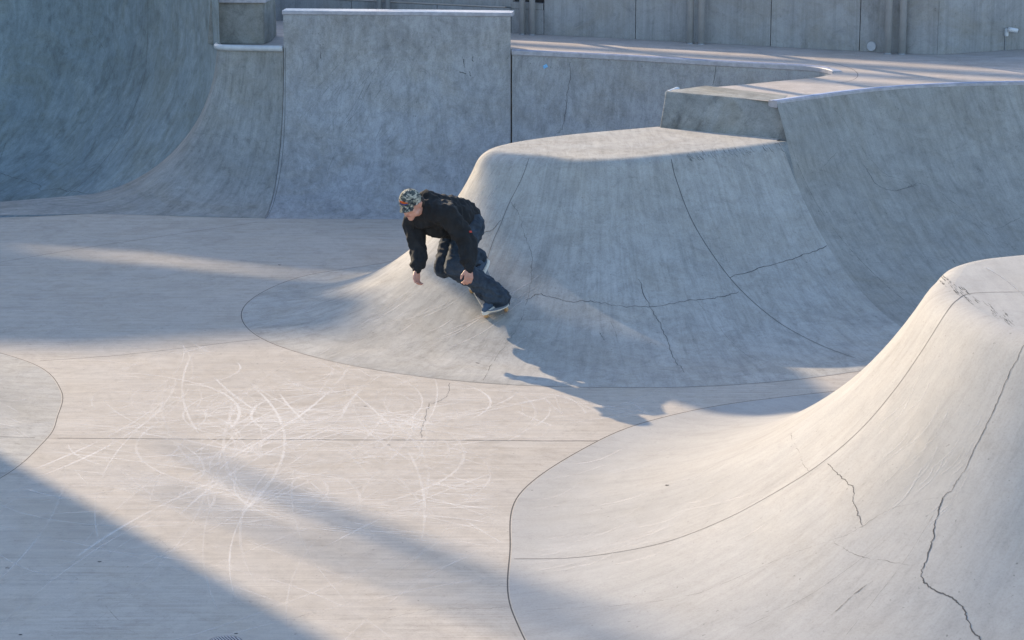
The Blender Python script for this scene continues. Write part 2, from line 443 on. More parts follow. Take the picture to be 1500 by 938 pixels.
# ---- far bowl wall on the right of the tall wall
K5 = [(0.0, 26.55, 0.0, 24.95), (1.1, 26.1, .75, 24.8), (2.18, 25.55, 1.35, 24.55), (2.74, 25.30, 1.5, 24.48), (3.10, 25.12, 1.55, 24.45), (3.27, 24.86, 1.58, 24.42), (3.27, 24.58, 1.56, 24.46),
      (3.06, 24.28, 1.5, 24.5), (2.66, 24.0, 1.3, 24.6), (2.05, 23.58, 1.0, 24.75), (1.50, 23.33, .5, 24.75)]
farq = empty('quarter_pipe', (1.5, 25, 0)); tag(farq, 'far blue-grey bowl wall with a hooked end, right of the tall capped wall', 'skate ramp')
fq, rowsG = loft('transition', [k + (HD,) for k in K5], [M_wall], sub=12)
fq.parent = farq; IG = Matrix.Translation((-1.5, -25, 0)); fq.matrix_parent_inverse = IG
rimG = [r[-1] for r in rowsG]
c = sweep('coping', [(p.x, p.y, HD) for p in rimG[:68]], bevel_rect(-.012, .09, -.04, .014), [M_cope]); c.parent = farq; c.matrix_parent_inverse = IG
c = sweep('paint_stripe', [(p.x, p.y, HD) for p in rimG[:58]], bevel_rect(.02, .05, .0145, .018, .001), [M_cope2]); c.parent = farq; c.matrix_parent_inverse = IG

# ---- tall back wall
tall = empty('wall_extension', (-1.25, 26.7, 0)); tag(tall, 'tallest straight concrete wall behind the skater, capped with a pale lilac edge', 'skate ramp')
IT = Matrix.Translation((1.25, -26.7, 0))
HT = 2.01
XL = -2.53
tw, rowsE = loft('transition', [(XL, 26.80, XL - .08, 25.12, HT), (-1.2, 26.68, -1.25, 25.08, HT), (-.015, 26.56, -.015, 25.02, HT)], [M_wall], sub=12)
tw.parent = tall; tw.matrix_parent_inverse = IT
o = hull_box('wall_body', [(XL, 26.802, 1.2), (-.015, 26.562, 1.2), (-.015, 26.80, 1.2), (XL, 27.04, 1.2), (XL, 26.802, HT - .004), (-.015, 26.562, HT - .004), (-.015, 26.80, HT - .004), (XL, 27.04, HT - .004)], [M_wall], bev=0)
o.parent = tall; o.matrix_parent_inverse = IT
o = sweep('coping', [(XL - .01, 26.80, HT), (-1.2, 26.68, HT), (0.0, 26.56, HT)], bevel_rect(-.014, .26, -.032, .012), [M_cope]); o.parent = tall; o.matrix_parent_inverse = IT

# ---- low quarter pipe on the left of it, ending in a hip
lowq = empty('quarter_pipe', (-3, 26, 0)); tag(lowq, 'narrow concrete bank with white rounded coping, directly left of the tall capped wall', 'skate ramp')
IL = Matrix.Translation((3, -26, 0))
lq, rowsL = loft('transition', [(XL - .006, 26.81, XL - .086, 25.14, HD), (-2.85, 26.86, -3.2, 25.2, HD), (-3.1, 26.9, -3.8, 25.3, HD), (-3.24, 26.94, -4.5, 25.38, HD), (-3.29, 27.0, -5.2, 25.32, HD), (-3.30, 27.1, -6.0, 25.3, HD), (-3.30, 27.3, -6.7, 25.5, HD)], [M_side], sub=10, maxrun=1.72)
lq.parent = lowq; lq.matrix_parent_inverse = IL
pth = crom([(-2.545, 26.80), (-2.85, 26.85), (-3.12, 26.89), (-3.24, 26.93), (-3.30, 27.02), (-3.31, 27.2)], 6)
bm = bmesh.new(); rings = []
for i, p in enumerate(pth):
    t = Vector(pth[min(i + 1, len(pth) - 1)]) - Vector(pth[max(i - 1, 0)]); t.normalize(); s = Vector((-t.y, t.x))
    rings.append([bm.verts.new((p[0] - s.x * .034 * math.cos(a) , p[1] - s.y * .034 * math.cos(a), HD + .0 + .034 * math.sin(a))) for a in [k * math.pi / 6 for k in range(12)]])
for r0, r1 in zip(rings[:-1], rings[1:]):
    for j in range(12): bm.faces.new((r0[j], r0[(j + 1) % 12], r1[(j + 1) % 12], r1[j]))
bm.faces.new(rings[0]); bm.faces.new(rings[-1])
M_white = plain('white_coping', (.48, .49, .50), .4, 0, .12)
o = bmobj('coping', bm, [M_white], None, True); o.parent = lowq; o.matrix_parent_inverse = IL

# ---- deep bowl wall at the far left
def deepgen(rx, ry, fx, fy, z0, z1, r, n=40):
    out = []; d = Vector((rx - fx, ry - fy)); L = d.length; d.normalize()
    for (q, z) in prof(L, z1 - z0, 0, 30, 10): out.append(Vector((fx + d.x * q, fy + d.y * q, z0 + z)))
    return out
keysF = [(-3.26, 26.97, -4.75, 25.95), (-3.75, 28.2, -5.8, 26.8), (-4.42, 29.5, -6.45, 28.0), (-5.2, 30.6, -7.0, 28.75), (-6.4, 31.4, -7.6, 29.2), (-8.2, 31.6, -8.6, 29.5), (-11, 31.2, -10.5, 29.2)]
rowsF = [deepgen(a, b, c_, d, -.62, 2.75, 2) for a, b, c_, d in crom(keysF, 12)]
for row in rowsF:
    for p in row: p.z += .006 * noise.noise(p * 1.1)
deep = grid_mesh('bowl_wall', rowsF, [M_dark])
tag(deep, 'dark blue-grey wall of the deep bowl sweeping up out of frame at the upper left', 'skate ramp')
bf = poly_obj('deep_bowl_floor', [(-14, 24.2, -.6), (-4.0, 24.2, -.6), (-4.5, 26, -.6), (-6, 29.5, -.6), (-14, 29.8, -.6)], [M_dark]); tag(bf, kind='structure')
es = crom([(-14, 24.9), (-6.2, 25.05), (-5.0, 25.25), (-4.4, 25.45)], 8)
lip = grid_mesh('bowl_floor_edge', [[Vector((x, y, 0.002)), Vector((x, y + .08, -.01)), Vector((x, y + .35, -.12)), Vector((x, y + .8, -.62))] for x, y in es], [M_floor]); tag(lip, kind='structure')

# ---- plaza deck at the level of the lips
back = [(16, 60, HD), (-20, 60, HD)]
dp = []
for p in [(9, 23.9)] : pass
inner = [(-14, 32.6), (-8.2, 32.0), (-6.4, 31.6), (-5.15, 30.75), (-4.35, 29.6), (-3.68, 28.3), (-3.30, 27.2), (-3.24, 26.96), (-3.1, 26.91), (-2.85, 26.87), (XL, 26.82), (-.01, 26.6)]
inner += [(p.x, p.y) for p in rimG[:]]
inner += [(p.x, p.y) for p in rimD[:]]
inner += [(30, 23.9), (30, 80), (-40, 80), (-40, 32.6)]
deck = poly_obj('plaza_deck', [(x, y, HD + .002) for x, y in inner], [M_deck]); tag(deck, kind='structure')

# ---- slanting block where the deck ends in a point
A0 = at(965, 187.5, HP); A1 = at(1157, 206, HP); T0 = at(975, 134.5, HD); T1 = at(1143, 149.5, HD)
blk = empty('concrete_ledge', (2.0, 22.8, HP)); tag(blk, 'slanted concrete block face standing on the flat-topped hip, white dot at its corner', 'ledge')
IB = Matrix.Translation((-2.0, -22.8, -HP))
dn = Vector((.02, .05, 0))
o = hull_box('block', [A0 + Vector((0, 0, -.05)), A1 + Vector((.02, 0, -.05)), A1 + Vector((.3, .6, -.05)), A0 + Vector((.3, .35, -.05)),
                       T0 + Vector((0, 0, .005)), T1 + Vector((0, 0, .005)), T1 + Vector((.12, .42, .005)), T0 + Vector((.42, .42, .005))], [M_block], bev=.01)
o.parent = blk; o.matrix_parent_inverse = IB; block_face = o
bm = bmesh.new(); ce = at(978, 135.5, HD - .012)
r = bmesh.ops.create_cone(bm, cap_ends=True, segments=20, radius1=.030, radius2=.030, depth=.30, matrix=Matrix.Translation(ce + Vector((.055, .125, -.012))) @ Matrix.Rotation(R(-22), 4, 'Z') @ Matrix.Rotation(R(90), 4, 'X'))
o = bmobj('coping_end', bm, [M_white], None); o.parent = blk; o.matrix_parent_inverse = IB

# ---- square concrete block on the left deck
def px3(px, py, Y): return atY(px, py, Y)
pb = empty('concrete_pillar', (-3.1, 27.3, HD)); tag(pb, 'squat stained concrete pillar standing on the deck above the white rounded coping', 'pillar')
IP = Matrix.Translation((3.1, -27.3, -HD))
Yb = at(350, 65, HD).y
b0 = at(304, 65, HD); b1 = at(387, 65.5, HD); b2 = at(398, 61, HD)
sc_ = 1.0
tb = lambda p, dx, dy: Vector((p.x + dx, p.y + dy, 2.14))
bm = bmesh.new()
bot = [b0, b1, b2, b2 + Vector((0, .6, 0)), b0 + Vector((0, .7, 0))]
top = [tb(b0, .05, .03), tb(b1, .0, .03), tb(b2, -.01, .03), tb(b2, -.01, .6), tb(b0, .05, .7)]
vb = [bm.verts.new(p) for p in bot]; vt = [bm.verts.new(p) for p in top]
bm.faces.new(vb); bm.faces.new(vt)
for i in range(5): bm.faces.new((vb[i], vb[(i + 1) % 5], vt[(i + 1) % 5], vt[i]))
bmesh.ops.recalc_face_normals(bm, faces=bm.faces); bmesh.ops.bevel(bm, geom=list(bm.edges), offset=.01, segments=2, affect='EDGES')
uvl = bm.loops.layers.uv.new('UVMap')
for f in bm.faces:
    for l in f.loops: l[uvl].uv = (l.vert.co.x + l.vert.co.y, l.vert.co.z)
o = bmobj('pillar_body', bm, [M_block]); o.parent = pb; o.matrix_parent_inverse = IP; pillar_body = o
t0 = atY(321, 4, b0.y); t1 = atY(389, 4, b1.y)
zt = t0.z
o = hull_box('coping', [Vector((t0.x, b0.y - .025, zt)), Vector((t1.x, b1.y - .025, zt)), Vector((b2.x + .0, b2.y + .0, zt)), Vector((t0.x, b0.y + .05, zt)),
                        Vector((t0.x, b0.y - .025, zt + .05)), Vector((t1.x, b1.y - .025, zt + .05)), Vector((b2.x + .0, b2.y + .0, zt + .05)), Vector((t0.x, b0.y + .05, zt + .05))], [M_cope], bev=.006)
o.parent = pb; o.matrix_parent_inverse = IP

# ---- back wall
W0 = at(795, 51, HD); W1 = at(1258, 75.5, HD); W2 = at(1372, 81, HD); W3 = at(1500, 72.5, HD)
dW = (W1 - W0).normalized(); WL = W0 - dW * 5.5; WR = W3 + (W3 - W2).normalized() * 4
ZT = 2.24
bw = empty('boundary_wall', (2, 28, HD)); tag(bw, 'long board-marked grey concrete wall along the back of the deck', 'wall')
IW = Matrix.Translation((-2, -28, -HD))
nW = Vector((-dW.y, dW.x, 0))
def wall_seg(a, b, z0, z1, thick=.22, m=M_board, name='wall_panel', out=0.0):
    d = (b - a).normalized(); n = Vector((-d.y, d.x, 0)); a = a - n * out; b = b - n * out
    cs = [(a.x, a.y, z0), (b.x, b.y, z0), (b.x + n.x * thick, b.y + n.y * thick, z0), (a.x + n.x * thick, a.y + n.y * thick, z0)]
    o = hull_box(name, cs + [(x, y, z1) for x, y, z in cs], [m], bev=.004, segs=1)
    for l in o.data.uv_layers[0].data: pass
    o.parent = bw; o.matrix_parent_inverse = IW; return o
# joints between panels are real gaps of 8 mm
def on_wall(px):     # point of the wall base seen in column px
    d = ray(px, 60); k = (W0.x * d.y - W0.y * d.x) / (dW.y * d.x - dW.x * d.y)
    return W0 + dW * k
g8 = dW * .008
pWin0, pWin1 = on_wall(748), on_wall(796)
xs = [WL, on_wall(515), on_wall(640), pWin0]
for a, b in zip(xs[:-1], xs[1:]): wall_seg(a + g8, b, HD, 1.885)
xs2 = [pWin1, on_wall(930), on_wall(1128), W1, W2]
wall_seg(pWin0 + g8, pWin1, HD, 1.885)
z_sill = 1.985
# recessed upper course left of the opening, with a ledge
wall_seg(WL, pWin0, 1.889, ZT, out=-.06)
wall_seg(WL, on_wall(740), 1.889, 1.905, thick=.05, m=M_deck, name='ledge', out=.004)
o = wall_seg(pWin0 + g8, pWin1 - g8 * 0, 1.96, ZT + .02, thick=.02, m=plain('dark_opening', (.02, .022, .025), .3), name='vent_opening', out=-.10)
wall_seg(pWin0 + g8, pWin1 - g8, 1.887, 1.96, out=-.0)
wall_panels = []
for a, b in zip(xs2[:-1], xs2[1:]): wall_panels.append(wall_seg(a + (b - a).normalized() * .008, b, HD, ZT))
wall_panels.append(wall_seg(W2 + (W3 - W2).normalized() * .01, WR, HD, ZT))
# round cover plate
pc = atY(1277, 68, on_wall(1277).y)
bm = bmesh.new()
q = dW if True else None
nn = Vector((dW.y, -dW.x, 0))
Pp = on_wall(1277); cc = Vector((Pp.x, Pp.y, 0)) + nn * .006; cc.z = atY(1277, 68, Pp.y).z
bmesh.ops.create_cone(bm, cap_ends=True, segments=24, radius1=.052, radius2=.050, depth=.012, matrix=Matrix.Translation(cc) @ nn.to_track_quat('Z', 'Y').to_matrix().to_4x4())
o = bmobj('cover_plate', bm, [plain('plate_grey', (.42, .43, .46), .5)]); o.parent = bw; o.matrix_parent_inverse = IW

# ---- steel posts in pairs in front of the wall
def post(px, py, wpx, label, hz=5.2):
    b = at(px, py, HD); rad = wpx / 2 / F * b.y * 1.02
    e = empty('steel_post', b); tag(e, label, 'post', 'steel posts along the back wall')
    bm = bmesh.new(); bmesh.ops.create_cone(bm, cap_ends=True, segments=28, radius1=rad, radius2=rad, depth=hz, matrix=Matrix.Translation((0, 0, hz / 2)))
    for f in bm.faces: f.smooth = len(f.verts) == 4
    bmobj('shaft', bm, [M_steel], e)
    bm = bmesh.new(); bmesh.ops.create_cone(bm, cap_ends=True, segments=28, radius1=rad * 1.18, radius2=rad * 1.1, depth=.012, matrix=Matrix.Translation((0, 0, .008)))
    bmobj('base_ring', bm, [M_grey], e)
for a in [(1300.5, 79.5, 10.5, 'left steel post of the rightmost pair, near the wall camera'), (1321, 80, 10.5, 'right steel post of the rightmost pair, near the wall camera'),
          (1011, 64.5, 9.5, 'left steel post of the middle pair on the deck'), (1027, 65.5, 9.5, 'right steel post of the middle pair on the deck'),
          (765, 51.0, 8.5, 'left steel post of the pair just right of the tall wall'), (779.5, 51.8, 8.5, 'right steel post of the pair just right of the tall wall'),
          (556, 40.0, 7.5, 'left steel post of the pair rising behind the tall wall'), (568, 40.5, 7.5, 'right steel post of the pair rising behind the tall wall')]: post(*a)

# ---- wall camera
dR = (W3 - W2).normalized(); nR = Vector((dR.y, -dR.x, 0))
def on_wall2(px):
    d = ray(px, 60); k = (W2.x * d.y - W2.y * d.x) / (dR.y * d.x - dR.x * d.y); return W2 + dR * k
pc = on_wall2(1472); zc = atY(1472, 47, pc.y).z
wc = empty('security_camera', Vector((pc.x, pc.y, zc))); tag(wc, 'small white camera on a bracket on the back wall at the far right', 'camera')
M_wp = plain('white_plastic', (.6, .61, .63), .35, 0, .05)
rm = Matrix.Rotation(math.atan2(dR.y, dR.x), 4, 'Z')
bm = bmesh.new(); bmesh.ops.create_cube(bm, size=1, matrix=rm @ Matrix.Translation((0, -.022, -.002)) @ Matrix.Diagonal((.036, .04, .085, 1)))
bmesh.ops.bevel(bm, geom=list(bm.edges), offset=.006, segments=2, affect='EDGES'); bmobj('bracket', bm, [M_wp], wc)
mm = rm @ Matrix.Translation((.045, -.075, .025)) @ Matrix.Rotation(R(-22), 4, 'Z') @ Matrix.Rotation(R(100), 4, 'Y')
bm = bmesh.new(); bmesh.ops.create_cone(bm, cap_ends=True, segments=20, radius1=.026, radius2=.026, depth=.11, matrix=mm @ Matrix.Diagonal((1, 1, 1, 1)))
bmesh.ops.bevel(bm, geom=[e for e in bm.edges if e.calc_face_angle(0) > 1], offset=.006, segments=2, affect='EDGES')
body = bmobj('housing', bm, [M_wp], wc, True)
bm = bmesh.new(); bmesh.ops.create_cone(bm, cap_ends=True, segments=16, radius1=.016, radius2=.016, depth=.006, matrix=mm @ Matrix.Translation((0, 0, .058)))
bmobj('lens', bm, [plain('lens_black', (.01, .01, .012), .1)], body)
bm = bmesh.new(); bmesh.ops.create_cone(bm, cap_ends=True, segments=12, radius1=.012, radius2=.012, depth=.07, matrix=rm @ Matrix.Translation((.01, -.05, .03)) @ Matrix.Rotation(R(80), 4, 'X'))
bmobj('arm', bm, [M_wp], wc)
bm = bmesh.new(); bmesh.ops.create_cube(bm, size=1, matrix=rm @ Matrix.Translation((0, -.006, -.14)) @ Matrix.Diagonal((.012, .012, .20, 1))); bmobj('conduit', bm, [M_grey], wc)

# ---- floor drain
dc = at(330, 941, 0)
dr = empty('floor_drain', (dc.x, dc.y, 0)); tag(dr, 'round metal drain grate in the floor at the bottom edge', 'drain')
bm = bmesh.new(); k = 32
ro = [bm.verts.new((.095 * math.cos(a), .095 * math.sin(a), .004)) for a in [2 * math.pi * i / k for i in range(k)]]
ri = [bm.verts.new((.082 * math.cos(a), .082 * math.sin(a), .006)) for a in [2 * math.pi * i / k for i in range(k)]]
for i in range(k): bm.faces.new((ro[i], ro[(i + 1) % k], ri[(i + 1) % k], ri[i]))
bmobj('rim', bm, [plain('drain_iron', (.10, .10, .11), .5, .4)], dr)
bm = bmesh.new(); bmesh.ops.create_circle(bm, cap_ends=True, segments=32, radius=.083, matrix=Matrix.Translation((0, 0, .0028))); bmobj('pit', bm, [plain('drain_dark', (.015, .015, .015), .9)], dr)
bm = bmesh.new()
for i in range(-5, 6):
    x = i * .0155; hl = math.sqrt(max(0, .081 ** 2 - x * x))
    bmesh.ops.create_cube(bm, size=1, matrix=Matrix.Rotation(R(28), 4, 'Z') @ Matrix.Translation((x, 0, .006)) @ Matrix.Diagonal((.0065, 2 * hl, .004, 1)))
bmobj('grate', bm, [plain('grate_metal', (.30, .31, .34), .4, .3)], dr)

bpy.context.view_layer.update()
# ------------------------------------------------------------------ joints, cracks, scuffs: laid on the surfaces
J = .011
# mound outlines on the floor (run just outside each foot)
def foot_joint(rows, i0, i1, wd=.014):
    P = [Vector((r[0].x, r[0].y, 0)) for r in rows[i0:i1]]
    q = []
    for i, p in enumerate(P):
        d = Vector((rows[i0 + i][0].x - rows[i0 + i][3].x, rows[i0 + i][0].y - rows[i0 + i][3].y, 0)).normalized(); q.append(p + d * .012)
    ribbon(floor, q, [Vector((0, 0, 1))] * len(q), wd, JO, False)
foot_joint(rowsB, 18, len(rowsB)); foot_joint(rowsD, 0, len(rowsD), .01); foot_joint(rowsC, 6, len(rowsC) - 6, .017); foot_joint(_, 0, len(_), .013)
foot_joint(rowsE, 0, len(rowsE), .008); foot_joint(rowsL, 0, 45, .006)
draw(floor, [(84, 642), (300, 643.5), (600, 645), (835, 646), (880, 646)], .028, JO, .15, 10)
draw(mound3, [(0, 640), (40, 641), (52, 641.5)], .009, JO); draw(floor, [(52, 642), (90, 642.3)], .009, JO)
draw(floor, [(58, 529), (180, 520), (300, 506), (388, 496)], .015, JO, .1, 10)
draw(floor, [(-10, 386), (120, 364), (260, 343), (388, 324)], .013, JO, .1, 10)
draw(floor, [(-10, 333), (60, 330), (145, 314)], .006, HA, 0, 8)
draw(floor, [(60, 333), (260, 372), (450, 388), (575, 389)], .007, HA, .3, 8)
draw(floor, [(660, 562), (655, 580), (632, 592), (626, 604), (622, 622), (614, 643)], .010, CR, 1.6, 3)
draw(floor, [(560, 906), (610, 897), (650, 893), (700, 892), (757, 888)], .007, HA, 1.2, 4)
for pts in [[(200, 782), (235, 792), (246, 803), (240, 810)], [(60, 925), (100, 921), (180, 922), (205, 930)], [(155, 888), (170, 905), (185, 912)], [(330, 690), (380, 688), (420, 668), (440, 672)],
            [(395, 668), (420, 664), (435, 672), (400, 676)], [(480, 690), (500, 686), (520, 694)], [(260, 660), (300, 662), (310, 668)], [(120, 770), (160, 768), (180, 775)],
            [(260, 735), (300, 738), (350, 752)], [(20, 850), (60, 852), (90, 848)], [(430, 905), (470, 898), (520, 905)], [(520, 655), (530, 665), (560, 668)], [(330, 715), (350, 718), (362, 712)]]:
    draw(floor, pts, .006, HA, .7, 3, True)
# middle mound
draw(mound, [(983, 233), (990, 262), (1012, 320), (1045, 375), (1085, 425), (1140, 472), (1200, 505), (1258, 527)], .011, JO)
draw(mound, [(775, 232), (765, 260), (745, 300), (733, 330), (722, 355), (712, 385)], .007, JO)
draw(mound, [(700, 345), (722, 334), (733, 322)], .010, CR, 1.3, 3)
draw(mound, [(748, 298), (762, 320), (768, 345), (778, 370), (777, 400), (772, 440), (758, 480), (735, 515), (712, 548), (706, 560)], .008, HA, 1.4, 3)
draw(mound, [(770, 440), (790, 432), (830, 440), (870, 442), (905, 447), (950, 450), (1010, 440), (1045, 436), (1085, 428)], .010, CR, 1.4, 3)
draw(mound, [(935, 410), (952, 450), (965, 470), (978, 500), (990, 530), (1006, 548)], .008, CR, 1.3, 3)
draw(mound, [(1068, 408), (1120, 392), (1170, 376), (1205, 362), (1224, 352)], .012, CR, 1.3, 3)
draw(mound, [(895, 470), (902, 490), (908, 515)], .006, HA, .7, 3); draw(mound, [(878, 487), (886, 500)], .008, BK, .3, 3)
draw(mound, [(1020, 440), (1045, 470), (1080, 510), (1110, 530)], .005, HA, .4, 4)
draw(mound, [(740, 200), (860, 214), (985, 216), (1100, 203)], .006, HA, .2, 6)
# right quarter pipe
draw(qr, [(1156, 205), (1170, 245), (1200, 305), (1245, 365), (1300, 420), (1345, 455)], .009, HA)
draw(qr, [(1222, 160), (1238, 180), (1250, 200), (1290, 250), (1330, 268), (1370, 300), (1420, 325), (1460, 350), (1500, 372)], .007, HA, 1.0, 4)
draw(qr, [(1330, 275), (1348, 268), (1380, 285), (1430, 322), (1460, 335), (1500, 318)], .007, HA, 1.2, 4)
draw(qr, [(1265, 240), (1285, 270), (1310, 280), (1350, 270)], .007, CR, .9, 3, True)
draw(qr, [(1230, 215), (1215, 235), (1200, 248), (1185, 255)], .005, HA, .7, 3)
draw(qr, [(1395, 380), (1400, 388)], .008, BK, .2, 3)
# front mound
draw(mound2, [(753, 819), (830, 818), (900, 810), (980, 793), (1060, 762), (1130, 725), (1200, 681), (1260, 630), (1310, 572), (1350, 515), (1385, 460), (1402, 440), (1425, 430), (1500, 428), (1530, 428)], .010, JO)
draw(mound2, [(1500, 506), (1480, 545), (1462, 585), (1440, 635), (1415, 685), (1395, 715), (1380, 731)], .008, CR, 1.0, 3)
draw(mound2, [(1380, 731), (1370, 760), (1366, 790), (1358, 820), (1350, 845), (1365, 862), (1395, 876), (1410, 890), (1418, 910), (1436, 936), (1440, 945)], .013, CR, 1.6, 3)
draw(mound2, [(1158, 636), (1163, 650), (1172, 665), (1178, 680), (1186, 693)], .007, HA, 1.5, 2)
draw(mound2, [(1214, 680), (1230, 697), (1247, 712), (1252, 732), (1256, 755), (1266, 771)], .008, CR, 1.7, 2)
draw(mound2, [(1266, 771), (1235, 786), (1180, 805), (1100, 838), (1030, 868), (940, 884), (850, 890), (762, 897)], .006, HA, .9, 4)
draw(mound2, [(1266, 771), (1300, 748), (1340, 738), (1380, 729)], .007, HA, 1.3, 3)
draw(mound2, [(1222, 795), (1262, 815), (1300, 822), (1350, 830), (1360, 832)], .007, HA, 1.2, 3)
draw(mound2, [(1218, 902), (1235, 886), (1255, 868), (1282, 850)], .009, BK, .4, 3, True)
draw(mound2, [(1240, 930), (1280, 880), (1330, 815), (1370, 750)], .005, HA, .2, 5); draw(mound2, [(1090, 920), (1190, 870), (1300, 790)], .004, HA, .3, 5)
draw(mound2, [(1443, 392), (1470, 408), (1500, 432), (1520, 446)], .018, PA, 0, 4); draw(mound2, [(1446, 394), (1473, 411), (1503, 436)], .006, HA, 0, 4)
for k in range(46):
    t = random.random(); x = 1375 + t * 105; y = 405 + t * 62 + random.uniform(-6, 8); d = random.uniform(4, 13)
    draw(mound2, [(x, y), (x + d * .5, y + d * .55), (x + d, y + d * random.uniform(.7, 1.1))], random.uniform(.003, .007), BK, .3, 2, True)
for k in range(30):
    x = random.uniform(1330, 1440); y = random.uniform(540, 720); d = random.uniform(30, 90)
    draw(mound2, [(x, y), (x - d * .3, y + d * .55), (x - d * .8, y + d)], random.uniform(.006, .014), PA, .2, 4, True)
# pale and dark scuffs on the middle mound lip
for k in range(60):
    t = random.random(); x = 1000 + t * 150; y = 224 - t * 14 + random.uniform(-3, 6)
    draw(mound, [(x, y), (x + 3, y + 5), (x + 8, y + 9)], .004, BK, .2, 2, True)
for k in range(26):
    x = random.uniform(690, 730); y = random.uniform(245, 290); d = random.uniform(12, 34)
    draw(mound, [(x, y), (x - d * .4, y + d * .5), (x - d * .7, y + d)], random.uniform(.006, .014), PA, .3, 3, True)
# walls
draw(tw, [(418, 70), (417, 180), (411, 250), (400, 300), (389, 322)], .008, JO); draw(tw, [(469, 65), (470, 88)], .008, BK, .5, 2)
draw(fq, [(836, 90), (833, 120), (830, 150), (825, 185), (812, 200)], .008, CR, 1.1, 3); draw(fq, [(1049, 96), (1047, 112), (1044, 126)], .009, JO)
for pts in [[(676, 82), (680, 100)], [(692, 80), (694, 92)], [(688, 105), (690, 112)], [(673, 105), (684, 110)]]: draw(tw, pts, .010, BK, .9, 2)
for k in range(46):
    x = random.uniform(470, 620); y = random.uniform(70, 210); d = random.uniform(10, 60); dx = random.uniform(.3, .9)
    draw(tw, [(x, y), (x - d * dx * .5, y + d * .45), (x - d * dx * 1.2, y + d)], random.uniform(.003, .006), HA, .3, 4, True)
draw(lq, [(281, 194), (320, 198), (360, 205), (414, 210)], .005, HA, .8, 4)
draw(deep, [(217, -10), (216, 60), (212, 110), (196, 160), (168, 215), (130, 260), (90, 290), (40, 308), (0, 318)], .012, JO)
draw(deep, [(132, 45), (148, 65), (162, 95), (170, 125), (174, 160), (172, 180)], .007, HA, .6, 4)
draw(deep, [(0, 255), (30, 262), (55, 270), (60, 278), (90, 278), (115, 282), (150, 286), (180, 280)], .009, CR, 1.3, 3)
draw(deep, [(166, 210), (160, 235), (145, 268)], .006, HA, .3, 4)
draw(deep, [(8, 210), (0, 236)], .010, BK, .3, 3); draw(deep, [(92, 186), (76, 210)], .006, BK, .3, 3)
draw(block_face, [(1005, 140), (1007, 160), (1013, 188)], .008, HA, .8, 2)
# wheel arcs on the floor
rs = random.Random(3)
def floor_arc(cx, cy, r, a0, a1, wd, mi, ex=1.0, rot=0):
    n = max(8, int(abs(a1 - a0) * r / .08)); P = []
    for i in range(n + 1):
        a = a0 + (a1 - a0) * i / n; x = r * math.cos(a); y = r * ex * math.sin(a)
        P.append(Vector((cx + x * math.cos(rot) - y * math.sin(rot), cy + x * math.sin(rot) + y * math.cos(rot), 0)))
    def ok(p):
        if not (-4.2 < p.x < 1.6 and 12 < p.y < 19.6): return False
        if p.x > -.25 and p.y < 16.5: return p.x < -.05 - 0 * p.y
        if p.x > -2.4 and p.y > 18.9 - .55 * (p.x + 1.4 if p.x > -1.4 else 0): return False
        if p.x > .3 and p.y < 17.2: return False
        if p.x < -3.3 and 15.4 < p.y < 18.6: return False
        return True
    run = []
    for p in P + [None]:
        if p is not None and ok(p): run.append(p)
        else:
            if len(run) > 4: ribbon(floor, run, [Vector((0, 0, 1))] * len(run), wd, mi, True)
            run = []
for k in range(120):
    r = rs.uniform(.5, 1.5); a0 = rs.uniform(0, 6.28)
    floor_arc(rs.gauss(-1.7, 1.0), rs.gauss(17.0, .9), r, a0, a0 + rs.uniform(.8, 3.6), rs.uniform(.009, .022), SC if rs.random() < .7 else SB)
for k in range(190):
    r = rs.uniform(2.5, 9); a0 = rs.uniform(0, 6.28)
    cx = rs.gauss(-1.5, 1.1); cy = rs.gauss(16.4, 1.6)
    cx -= r * math.cos(a0); cy -= r * math.sin(a0)
    h = rs.uniform(.5, 2.2) / r
    floor_arc(cx, cy, r, a0 - h, a0 + h, rs.uniform(.008, .022), SC if rs.random() < .75 else SB)
for k in range(110):                                    # fan of marks running to the front mound
    x0 = rs.uniform(-2.2, -.6); y0 = rs.uniform(14.6, 17.2); a = rs.uniform(-.5, .45); L = rs.uniform(.8, 2.8); n = 20; c = rs.uniform(-.25, .25); P = []
    for i in range(n + 1):
        s = L * i / n; aa = a + c * s; P.append((x0 + s * math.cos(aa), y0 + s * math.sin(aa)))
    P = [Vector((x, y, 0)) for x, y in P if (x < -.06 or y > 17.3) and y < 18.3]
    if len(P) > 4: ribbon(floor, P, [Vector((0, 0, 1))] * len(P), rs.uniform(.006, .015), SC if rs.random() < .6 else SB, True)
for k in range(30):                                    # scuffs on the pale feet of the two hips
    r = rs.uniform(1, 4); x = rs.uniform(-30, 84); y = rs.uniform(530, 660); d = rs.uniform(30, 80)
    draw(mound3, [(x, y), (x + d * .5, y - d * .05), (x + d, y + rs.uniform(-.2, .3) * d)], rs.uniform(.008, .02), SC, 0, 8, True)
for k in range(40):
    x = rs.uniform(770, 1050); y = rs.uniform(660, 840); d = rs.uniform(40, 140)
    draw(mound2, [(x, y), (x + d * .5, y - d * .1), (x + d, y - d * rs.uniform(.2, .4))], rs.uniform(.008, .022), SC, 0, 8, True)
for k in range(50):
    x = rs.uniform(420, 720); y = rs.uniform(430, 545); d = rs.uniform(30, 120)
    draw(mound, [(x, y), (x + d * .5, y - d * .22), (x + d, y - d * .55)], rs.uniform(.006, .016), SC, 0, 8, True)
for (x, y) in [(146, 823), (410, 388), (11, 832), (569, 652), (535, 595), (700, 532), (977, 711), (30, 930), (346, 928)]:
    draw(floor if x < 700 else (mound2 if y > 600 else mound), [(x - 2, y), (x, y + .4), (x + 2.5, y)], .022, CR, .2, 1)
